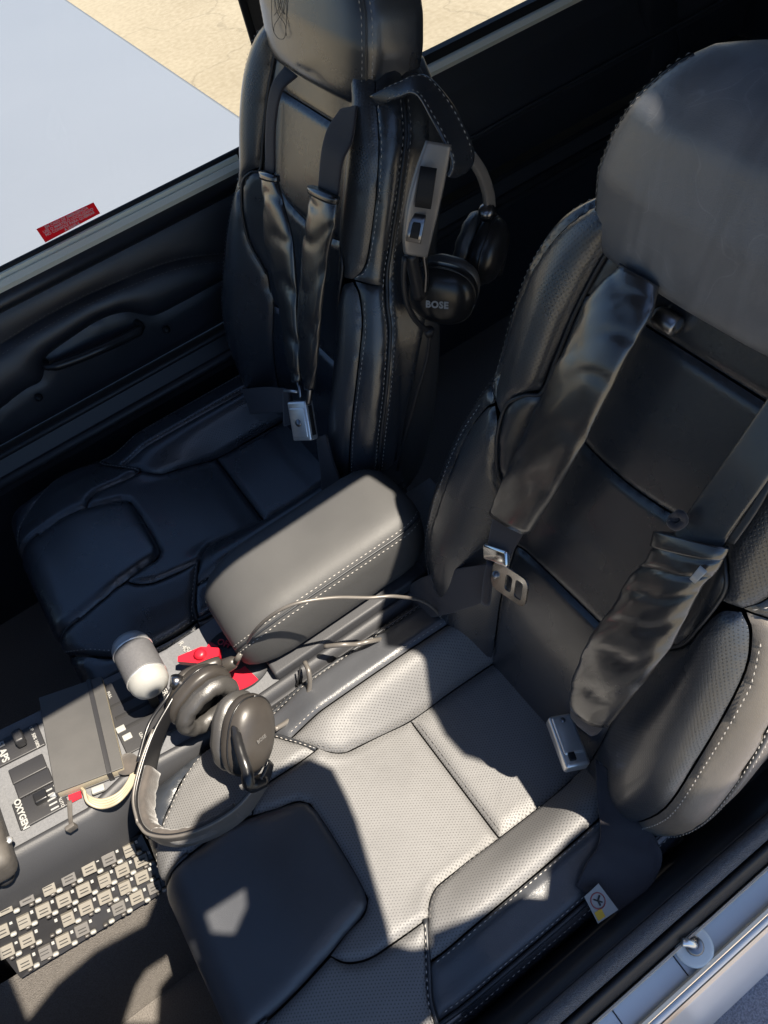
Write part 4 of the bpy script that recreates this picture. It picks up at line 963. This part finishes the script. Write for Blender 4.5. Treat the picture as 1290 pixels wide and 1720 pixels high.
# yokes
tube('yoke', [Tr[0] - [0, 0, .01], Tr[0] + [.012, .012, -.006], Fc + nF * .018 + uF * .046, Fc + nF * .030 + uF * .02], [.007, .0075, .008, .006], 'shell', hd, 10)
tube('yoke', [Tr[-2] - [0, 0, .012], atz(420, 1318, .096), atz(414, 1292, .108), atz(404, 1262, .114), atz(398, 1238, .116), atz(394, 1222, .113)], [.009, .008, .007, .0065, .006, .005], 'gloss', hd, 10)
lathe('yoke_hinge', [(0, 0), (.008, 0), (.008, .014), (0, .014)], Tr[0] + [-.004, .004, -.004], (.5, .3, .6), 'dsteel', hd, 14)
tube('link_cord', [Tr[0] + [-.006, .006, .0], Tr[1] - inw[1] * .008 + [0, 0, .002], Tr[2] - inw[2] * .012 + [0, 0, .0], Tr[3] - inw[3] * .006 + [0, 0, .0]], .0022, 'gloss', hd, 8)
lathe('cord_plug', [(0, 0), (.010, 0), (.011, .003), (.009, .02), (.006, .026), (0, .026)], atz(372, 1122, .045), atz(400, 1108, .055) - atz(372, 1122, .045), 'shell', hd, 16)
# headset cord over the armrest
cordp = [atz(396, 1112, .055), aty(412, 1084, .262), aty(432, 1055, .240), aty(462, 1030, .224), aty(500, 1013, .213), aty(560, 1004, .200), aty(620, 1004, .185), aty(668, 1002, .172), aty(720, 1015, .165), aty(760, 1060, .17)]
tube('headset_cord', cordp, .0023, 'arm_metal', hd, 8, 8)
lathe('cord_sleeve', [(0, 0), (.005, 0), (.0032, .02), (0, .02)], cordp[0], cordp[1] - cordp[0], 'arm_metal', hd, 10)
cc_ = thing('loose_cable', 'grey cable looping out from under the armrest onto the near seat', 'cable', tuple(aty(515, 1150, .205)))
tube('cable', [aty(512, 1112, .222), aty(519, 1130, .205), aty(519, 1160, .195), aty(505, 1192, .188), aty(483, 1212, .18), aty(462, 1225, .176)], .0034, 'arm_metal', cc_, 8)
tube('cable', [aty(545, 1086, .222), aty(575, 1083, .206), aty(600, 1082, .2), aty(622, 1077, .195), aty(650, 1072, .20)], .0034, 'arm_metal', cc_, 8)

# hanging headset on the far seat
h2d = thing('headset', 'black aviation headset hanging by a stitched strap from the far seat', 'headset', tuple(aty(720, 540, .36)))
def atys(pts, ys): return np.array([aty(*p, y) for p, y in zip(pts, ys)])
AL = atys([(716, 236), (697, 290), (683, 345), (677, 395), (678, 424)], [.372, .366, .362, .360, .360]); AR = atys([(757, 243), (747, 300), (735, 355), (724, 400), (717, 430)], [.362, .356, .352, .350, .350])
rib('side_arm', AL, AR, .010, 'arm_grey', h2d, k=8, e=6, n=18, hint=(-.3, -.6, .7))
def slot(c, d, hl, hw):
    c = np.array(c); rib_ = nrm(np.array(d)); return c, rib_
for a_, b_, w_, mm_ in (((720, 282), (710, 350), .009, 'black'), ((703, 360), (694, 408), .0085, 'dsteel'), ((702, 368), (695, 402), .005, 'black')):
    pA, pB = aty(*a_, .3535), aty(*b_, .3475); dd = nrm(pB - pA); sd_ = nrm(np.cross(dd, TC))
    ofs = .0012 if w_ == .005 else 0
    rib('arm_slot', [pA + sd_ * w_ + TC * (.0015 + ofs), pB + sd_ * w_ + TC * (.0015 + ofs)], [pA - sd_ * w_ + TC * (.0015 + ofs), pB - sd_ * w_ + TC * (.0015 + ofs)], .003, mm_, h2d, k=3, e=6)
tube('slider', [aty(690, 426, .358), aty(697, 460, .360), aty(705, 498, .362)], .008, 'plastic', h2d, 8)
tube('slider_rod', [aty(712, 426, .352), aty(716, 460, .354), aty(714, 492, .356)], .003, 'dsteel', h2d, 8)
C1 = aty(746, 488, .372); n1 = nrm(TC * .62 + R1 * .70 - R0 * .25)
_, u1, s1 = cup(h2d, C1, n1, R0 * 1.0 + R1 * .15, .043, .040, shell_m='gloss')
text('logo_lettering', 'BOSE', .0115, C1 + n1 * .0330 - R0 * .002 - TC * 0, nrm(R0 * .97 - R1 * .12 - n1 * (n1 @ (R0 * .97 - R1 * .12))), -R1 + TC * .6, 'wprint', h2d, .0005, 1.1)
C2 = aty(808, 418, .412); n2 = nrm(R0 * .80 + R1 * .30 + TC * .25)
cup(h2d, C2, n2, -R1 * .9 + R0 * .35, .045, .040, shell_m='gloss')
rib('side_arm', atys([(795, 255), (815, 285), (827, 320), (830, 345)], [.40, .405, .41, .415]), atys([(785, 270), (802, 295), (812, 325), (815, 348)], [.392, .397, .402, .407]), .008, 'arm_grey', h2d, k=6, e=5)
lathe('yoke_hinge', [(0, 0), (.010, 0), (.010, .012), (.006, .016), (0, .016)], aty(815, 360, .41), TC, 'dsteel', h2d, 14)
tube('yoke', [aty(822, 345, .41), aty(838, 380, .415), aty(846, 420, .42), aty(838, 460, .425)], .005, 'gloss', h2d, 8)
rib('headband', atys([(757, 246), (775, 258), (790, 262)], [.37, .385, .395]), atys([(745, 262), (768, 276), (785, 282)], [.365, .38, .39]), .012, 'plastic', h2d, k=5)
tube('side_cord', [aty(680, 432, .352), aty(678, 470, .352), aty(684, 510, .352), aty(700, 540, .354), aty(722, 558, .356)], .0035, 'plastic', h2d, 8)
lathe('cord_plug', [(0, 0), (.006, 0), (.007, .004), (.005, .012), (0, .012)], aty(720, 552, .356), aty(722, 566, .356) - aty(720, 552, .356), 'plastic', h2d, 12)
tube('headset_cord', [aty(722, 562, .356), aty(718, 600, .358), aty(704, 650, .362), aty(690, 700, .368), aty(678, 745, .374), aty(668, 790, .38)], .0026, 'plastic', h2d, 8)
# stitched hanger strap looped round the headrest post
hst = thing('hanger_strap', 'black stitched leather strap looped from the far headrest, holding the headset', 'strap', tuple(aty(700, 140, .42)))
SO = atys([(622, 160), (664, 140), (712, 126), (755, 168), (786, 225), (796, 262), (786, 286), (764, 297)], [.480, .455, .43, .40, .38, .372, .368, .366])
SI = atys([(636, 178), (670, 165), (698, 160), (724, 200), (746, 242), (757, 268), (757, 284), (752, 296)], [.472, .445, .42, .388, .368, .36, .357, .356])
rib('strap', SO, SI, .005, 'leather', hst, k=8, e=5, n=16)
so_, si_ = catmull(SO, 6), catmull(SI, 6)
for f_ in (.12, .88):
    dash3('stitching', (so_ * (1 - f_) + si_ * f_)[3:] + TC * .0032, 'thread', hst, (so_ * (1 - f_) + si_ * f_).mean(0) - TC * .3)

# ------------------------------------------------------------------ harnesses
def pads(pairs, ds, yc):
    if not hasattr(ds, '__len__'): ds = [ds] * len(pairs)
    return (np.array([atb(*a, d, yc) for (a, b), d in zip(pairs, ds)]), np.array([atb(*b, d, yc) for (a, b), d in zip(pairs, ds)]))
# near seat, console-side strap
b1 = thing('shoulder_harness', 'padded shoulder strap with metal latch plate on the console side of near seat', 'seat belt', tuple(BB + BT * .3 + BN * .05 + [0, .1, 0]))
L_, R_ = pads([((1040, 444), (1106, 480)), ((988, 503), (1094, 528)), ((958, 572), (1062, 582)), ((929, 622), (1030, 648)), ((892, 704), (986, 735)), ((851, 792), (946, 808)), ((822, 858), (890, 898))], [.018, .030, .042, .050, .055, .055, .052], 0)
rib('shoulder_pad', L_, R_, .017, 'padl', b1, k=10, e=2.3, n=26, hint=BN, wr=.0006, wf=34, seed=1.0)
L_, R_ = pads([((1045, 430), (1100, 470)), ((1038, 446), (1100, 482))], [.0, .014], 0); rib('strap', L_, R_, .003, 'web', b1, k=4, e=6)
L_, R_ = pads([((835, 850), (895, 870)), ((826, 880), (880, 895)), ((820, 912), (864, 922)), ((815, 925), (858, 935))], .052, 0); rib('strap', L_, R_, .003, 'web', b1, k=4, e=6)
kc = atb(834, 932, .056, 0); kx = nrm(atb(858, 938, .056, 0) - atb(812, 922, .056, 0)); kn = nrm(BN * .8 + TC * .5); kn = nrm(kn - kx * (kn @ kx)); ky = np.cross(kn, kx)
br_ = rbox('latch_bracket', kc, [kx, ky, kn], (.021, .0095, .004), 'chrome', b1, .003)
def holed(name, outer, hls, c, ux, uy, un, th, m, parent):
    loops = [[Vector(np.array(c) + ux * x + uy * y) for x, y in lp] for lp in [outer] + hls]; flat = [v for lp in loops for v in lp]; n = len(flat); tri = tessellate_polygon(loops)
    d = Vector(un * th); V = [tuple(v) for v in flat] + [tuple(v + d) for v in flat]; F = [tuple(t) for t in tri] + [tuple(i + n for i in reversed(t)) for t in tri]; o = 0
    for lp in loops:
        k = len(lp); F += [(o + i, o + (i + 1) % k, n + o + (i + 1) % k, n + o + i) for i in range(k)]; o += k
    return obj(name, V, F, m, parent, smooth=False)
tc0 = atb(855, 978, .06, 0); tx = nrm(atb(892, 1000, .06, 0) - atb(825, 955, .06, 0)); ty = np.cross(kn, tx); ty = nrm(ty); tn = np.cross(tx, ty)
def rr4(x0, x1, y0, y1, r, n=4):
    P = []
    for cx, cy, a0 in ((x1 - r, y1 - r, 0), (x0 + r, y1 - r, 90), (x0 + r, y0 + r, 180), (x1 - r, y0 + r, 270)):
        P += [(cx + r * math.cos(math.radians(a0 + 90 * q / n)), cy + r * math.sin(math.radians(a0 + 90 * q / n))) for q in range(n + 1)]
    return P
holed('latch_plate', rr4(-.026, .031, -.0175, .0175, .009), [rr4(.012, .024, -.011, .011, .003), rr4(-.004, .007, -.010, .010, .004)], tc0, tx, ty, tn, .0025, 'chrome', b1)
lathe('plate_rivet', [(0, 0), (.005, 0), (.004, .003), (0, .004)], tc0 - tx * .02 + tn * .0025, tn, 'dsteel', b1, 12)
lap1 = thing('lap_belt', 'dark lap belt folded beside the latch plate, console side of near seat', 'seat belt', tuple(atb(760, 985, .05, 0)))
L_, R_ = pads([((668, 1000), (660, 1075)), ((705, 972), (690, 1045)), ((752, 958), (738, 1035)), ((798, 950), (790, 1020)), ((828, 946), (820, 1010))], [.035, .045, .05, .053, .054], 0)
rib('webbing', L_, R_, .0035, 'web', lap1, k=8, e=6, wr=.001, wf=12)
tube('belt_fold', [atb(826, 944, .058, 0), atb(820, 975, .060, 0), atb(816, 1012, .058, 0)], .006, 'web', lap1, 10)
# near seat, door-side strap with buckle
b2 = thing('shoulder_harness', 'padded shoulder strap with silver buckle on the door side of near seat', 'seat belt', tuple(BB + BT * .3 + BN * .06 + [0, -.12, 0]))
L_, R_ = pads([((1345, 585), (1400, 640)), ((1290, 668), (1345, 720)), ((1220, 768), (1285, 815)), ((1157, 857), (1222, 905)), ((1130, 900), (1200, 950))], [.02, .03, .04, .046, .05], 0)
rib('strap', L_, R_, .0045, 'leather', b2, k=6, e=4, hint=BN)
L_, R_ = pads([((1296, 790), (1306, 797)), ((1262, 850), (1274, 856)), ((1222, 908), (1234, 914))], [.035, .042, .048], 0); rib('strap_edge', L_, R_, .003, 'pipe', b2, k=6)
L_, R_ = pads([((1103, 893), (1222, 920)), ((1088, 935), (1206, 957)), ((1056, 972), (1180, 985)), ((1024, 1025), (1155, 1033)), ((991, 1070), (1122, 1095)), ((963, 1138), (1074, 1156)), ((958, 1182), (1020, 1222))], [.048, .052, .056, .06, .062, .062, .06], 0)
rib('shoulder_pad', L_, R_, .022, 'padl', b2, k=10, e=2.2, n=26, hint=BN, wr=.0009, wf=40, seed=3.1)
L_, R_ = pads([((1100, 892), (1224, 921)), ((1097, 903), (1220, 931)), ((1094, 914), (1215, 940))], [.050, .052, .053], 0); rib('pad_cuff', L_, R_, .019, 'padl', b2, k=4, e=2.6, hint=BN)
tube('cord_knot', [atb(1128, 870, .058, 0), atb(1142, 862, .062, 0), atb(1150, 875, .060, 0), atb(1136, 886, .064, 0), atb(1126, 876, .062, 0), atb(1144, 870, .058, 0)], .0032, 'web', b2, 8)
wl_ = atb(1172, 962, .092, 0); rib('pad_label', [atb(1158, 972, .0635, 0), atb(1176, 950, .0635, 0)], [atb(1168, 980, .0625, 0), atb(1188, 960, .0625, 0)], .0008, 'silver', b2, k=3)
L_, R_ = pads([((962, 1172), (1018, 1215)), ((958, 1200), (1005, 1232)), ((968, 1215), (995, 1236))], [.06, .058, .055], 0); rib('strap', L_, R_, .0035, 'web', b2, k=5)
k0, k1_ = atz(938, 1207, .022), atz(969, 1289, .022); kd = nrm(k1_ - k0); kw = nrm(np.cross([0, 0, 1], kd)); kc2 = (k0 + k1_) / 2
kup = nrm(np.array([0, 0, 1.0]) + kw * .25); kw = nrm(np.cross(kup, kd))
rbox('buckle', kc2, [kd, kw, kup], (.033, .0155, .009), 'steel', b2, .004)
rbox('buckle_cover', kc2 + kup * .0085 - kd * .006, [kd, kw, kup], (.024, .0125, .003), 'steel', b2, .0025)
rbox('buckle_slot', kc2 + kup * .0105 + kd * .021 - kw * .005, [kd, kw, kup], (.005, .004, .002), 'black', b2, .001)
lathe('buckle_rivet', [(0, 0), (.0035, 0), (.003, .001), (0, .0015)], kc2 + kup * .0115 - kd * .024, kup, 'dsteel', b2, 12)
lap2 = thing('lap_belt', 'wide black lap belt slumped over the near bolster towards the door sill', 'seat belt', tuple(atz(1050, 1440, .02)))
LL = [atz(1000, 1275, .05), atz(1003, 1340, .035), atz(1008, 1385, .03), atz(1005, 1420, .028), atz(985, 1450, .026), atz(968, 1490, .016)]
RRr = [atz(1018, 1290, .05), atz(1060, 1352, .035), atz(1098, 1402, .025), atz(1112, 1445, .014), atz(1090, 1492, .004), atz(1036, 1536, -.002)]
rib('webbing', LL, RRr, .0035, 'web', lap2, k=8, e=6, wr=.0015, wf=9, n=30)
tg = [atz(981, 1506, .021), atz(1005, 1484, .021), atz(1038, 1528, .012), atz(1004, 1551, .012)]
tn_ = nrm(np.cross(tg[1] - tg[0], tg[3] - tg[0])); tn_ = tn_ if tn_[2] > 0 else -tn_
lbl = prism('warning_label', tg, tn_ * .0012, 'white', lap2); lbl['label'] = 'white warning label with a round pictogram'
gx_, gy_ = nrm(tg[1] - tg[0]), nrm(tg[2] - tg[1]); gc = sum(tg) / 4 + tn_ * .0016
tube('pictogram_ring', [gc + .0078 * (math.cos(a) * gx_ + math.sin(a) * gy_) - gy_ * .003 for a in np.linspace(0, 2 * math.pi, 20)], .0006, mat('pictogram_red', (.3, .05, .05), .6), lbl, 5, 1)
tube('pictogram_bar', [gc - gy_ * .003 + gx_ * .005 - gy_ * .003, gc - gy_ * .003, gc - gy_ * .003 - gx_ * .001 + gy_ * .005], .0011, 'ink', lbl, 5, 1)
tube('pictogram_bar', [gc - gy_ * .003 - gx_ * .003 - gy_ * .004, gc - gy_ * .004 - gx_ * .001, gc - gy_ * .003 + gx_ * .003 + gy_ * .004], .0008, 'ink', lbl, 5, 1)
prism('label_patch', [tg[3] + (tg[0] - tg[3]) * a + (tg[2] - tg[3]) * b + tn_ * .0013 for a, b in ((.06, .06), (.36, .06), (.36, .40), (.06, .40))], tn_ * .0004, 'yellow', lbl)
# far seat harness, joined at the buckle
b3 = thing('shoulder_harness', 'pair of padded shoulder straps joined at a buckle on the far seat', 'seat belt', tuple(BB + BT * .25 + BN * .05 + [DX, DY, 0]))
YC = DY
L_, R_ = pads([((478, 112), (500, 128)), ((456, 146), (474, 154)), ((447, 211), (463, 212)), ((447, 290), (462, 290))], [.02, .04, .048, .05], YC); rib('strap', L_, R_, .004, 'web', b3, k=6, e=4, hint=(-.3, -.9, .3))
L_, R_ = pads([((441, 289), (464, 298)), ((443, 343), (476, 345)), ((446, 405), (490, 398)), ((458, 462), (496, 458)), ((474, 540), (499, 535)), ((482, 600), (502, 598)), ((492, 640), (504, 642))], [.055, .058, .060, .062, .066, .07, .072], YC)
rib('shoulder_pad', L_, R_, .014, 'padl', b3, k=10, e=2.4, n=22, hint=(-.5, -.7, .4), wr=.0008, wf=30, seed=2.0)
L_, R_ = pads([((572, 184), (600, 178)), ((550, 218), (592, 236)), ((540, 260), (576, 272)), ((535, 318), (568, 330))], [.012, .028, .042, .048], YC); rib('strap', L_, R_, .0035, 'web', b3, k=6, e=6, hint=BN)
L_, R_ = pads([((521, 313), (566, 335)), ((518, 359), (562, 378)), ((510, 405), (550, 432)), ((504, 470), (542, 500)), ((502, 547), (536, 560)), ((505, 612), (531, 615)), ((514, 652), (526, 655))], [.050, .055, .058, .062, .066, .07, .072], YC)
rib('shoulder_pad', L_, R_, .014, 'padl', b3, k=10, e=2.4, n=22, hint=BN, wr=.0008, wf=30, seed=5.0)
for cuffp in ([((519, 311), (568, 334)), ((520, 321), (566, 344))], [((439, 286), (466, 297)), ((440, 298), (467, 306))]):
    L_, R_ = pads(cuffp, .056, YC); rib('pad_cuff', L_, R_, .017, 'padl', b3, k=3, e=2.6, hint=BN)
tube('strap_tail', [atb(498, 636, .072, YC), atb(503, 650, .074, YC), atb(505, 668, .076, YC)], .003, 'dsteel', b3, 8)
tube('strap_tail', [atb(521, 648, .072, YC), atb(520, 662, .074, YC), atb(518, 678, .076, YC)], .004, 'dsteel', b3, 8)
q0, q1 = atb(503, 672, .078, YC), atb(514, 740, .084, YC); qd = nrm(q1 - q0); qs = nrm(np.array([.35, -.94, .0])); qs = nrm(qs - qd * (qs @ qd)); qt = np.cross(qd, qs); qt = qt if qt @ TC > 0 else -qt
bc = (q0 + q1) / 2
fn_ = nrm(-R0 * .62 + TC * .8); fn_ = nrm(fn_ - qd * (fn_ @ qd)); fs_ = np.cross(fn_, qd)
rbox('buckle', bc, [qd, fs_, fn_], (.029, .0185, .0085), 'steel', b3, .0025)
rbox('buckle_cover', bc + fn_ * .0085 + qd * .002, [qd, fs_, fn_], (.022, .0145, .0016), 'steel', b3, .0014)
lathe('buckle_emblem', [(0, 0), (.006, 0), (.005, .0012), (0, .0012)], bc + fn_ * .010 + qd * .002, fn_, 'dsteel', b3, 16)
rbox('buckle_slot', bc + (fs_ if fs_ @ R0 > 0 else -fs_) * .0183, [qd, fn_, fs_], (.022, .004, .0012), 'black', b3, .001)
L_, R_ = pads([((476, 652), (478, 716)), ((488, 655), (492, 712))], .074, YC); rib('strap_loop', L_, R_, .005, 'web', b3, k=4, e=5)
tube('loop_bar', [atb(478, 656, .078, YC), atb(499, 658, .078, YC)], .0022, 'steel', b3, 8, smooth=False)
lap3 = thing('lap_belt', 'black lap belt lying across the back of the far seat cushion', 'seat belt', tuple(atb(430, 675, .05, YC)))
L_, R_ = pads([((372, 672), (368, 700)), ((400, 656), (402, 697)), ((440, 650), (445, 694)), ((482, 652), (486, 692))], [.02, .04, .055, .068], YC); rib('webbing', L_, R_, .0035, 'web', lap3, k=8, e=6)
lap4 = thing('lap_belt', 'dark lap belt end running down the console side of the far seat', 'seat belt', tuple(atb(550, 790, .03, YC)))
L_, R_ = pads([((532, 735), (548, 730)), ((536, 770), (560, 775)), ((540, 808), (574, 812)), ((538, 840), (580, 845))], [.07, .065, .055, .04], YC); rib('webbing', L_, R_, .0035, 'web', lap4, k=6, e=6)

# ------------------------------------------------------------------ odds and ends near the door sill
sh_ = thing('shoe', 'toe of a brown stitched leather shoe at the bottom edge', 'shoe', tuple(atz(1105, 1720, -.38)))
sc_ = atz(1120, 1790, -.36); rings = []
for t in np.linspace(0, 1, 12):
    k = math.sqrt(max(0.0, 1 - (1 - min(1, t / .35)) ** 2)); rings.append([sc_ + np.array([.02 - .0 * t, 0, 0]) + np.array([0, -1, 0]) * (t * .26 - .045) + np.array([x, 0, z + .02]) for x, z in sell(.047 * max(k, .05), .036 * max(k, .05) * (1 + .3 * t), 2.6, 24)])
obj('upper', *loft(rings), 'brown', sh_)
obj('sole', *loft([[np.array([p[0], p[1], sc_[2] - .014 - k * .01]) for p in [np.array(r[0]) for r in rings] + [np.array(r[12]) for r in rings[::-1]]] for k in (0, 1)]), 'rubber', sh_, smooth=False)
lb_ = thing('rating_label', 'small white printed label low on the seat frame near the sill', 'label', tuple(atz(1118, 1412, -.08)))
lq = [atz(*p, -.08) for p in ((1100, 1424), (1128, 1398), (1140, 1404), (1110, 1430))]
prism('sticker', lq, (0, 0, .001), 'railgrey', lb_)
text('label_print', 'REAR A/S', .008, sum(lq) / 4 + [0, 0, .0014], lq[1] - lq[0], lq[0] - lq[3], 'ink', lb_)
bb_ = thing('brass_fitting', 'small brass bolt in the dark gap behind the near bolster', 'bolt', tuple(atz(1190, 1378, -.06)))
lathe('bolt', [(0, 0), (.006, 0), (.006, .012), (.003, .014), (.003, .02), (0, .02)], atz(1180, 1384, -.06), (.7, -.2, .5), mat('brass', (.6, .42, .18), .3, 1), bb_, 12)
# recline lever on the near seat
rl = [c for c in seat.children if c.name.startswith('pivot_bolt')][0]
tube('recline_lever', [atz(1255, 1290, -.02), atz(1240, 1310, -.02), atz(1225, 1330, -.03)], .006, 'gloss', seat, 10)

# instrument panel and windshield ahead of the picture
ip = thing('instrument_panel', 'dark instrument panel ahead of the seats', 'panel', (-.95, .32, 0))
rbox('panel_body', (-.98, .32, .0), WAX, (.10, .66, .36), 'darkconsole', ip, .02)
rbox('glare_shield', (-.95, .32, .37), WAX, (.16, .66, .02), 'black', ip, .01)
ws = thing('windshield', 'windshield with added dark tint above the instrument panel', 'windshield', (-1.1, .32, .38))
obj('pane', [(-1.1, -.4, .38), (-1.1, 1.0, .38), (-.46, .92, ZR), (-.46, -.4, ZR)], [(0, 1, 2, 3)], 'clear', ws, smooth=False)  # tint darkened to cut the fill light, not clear
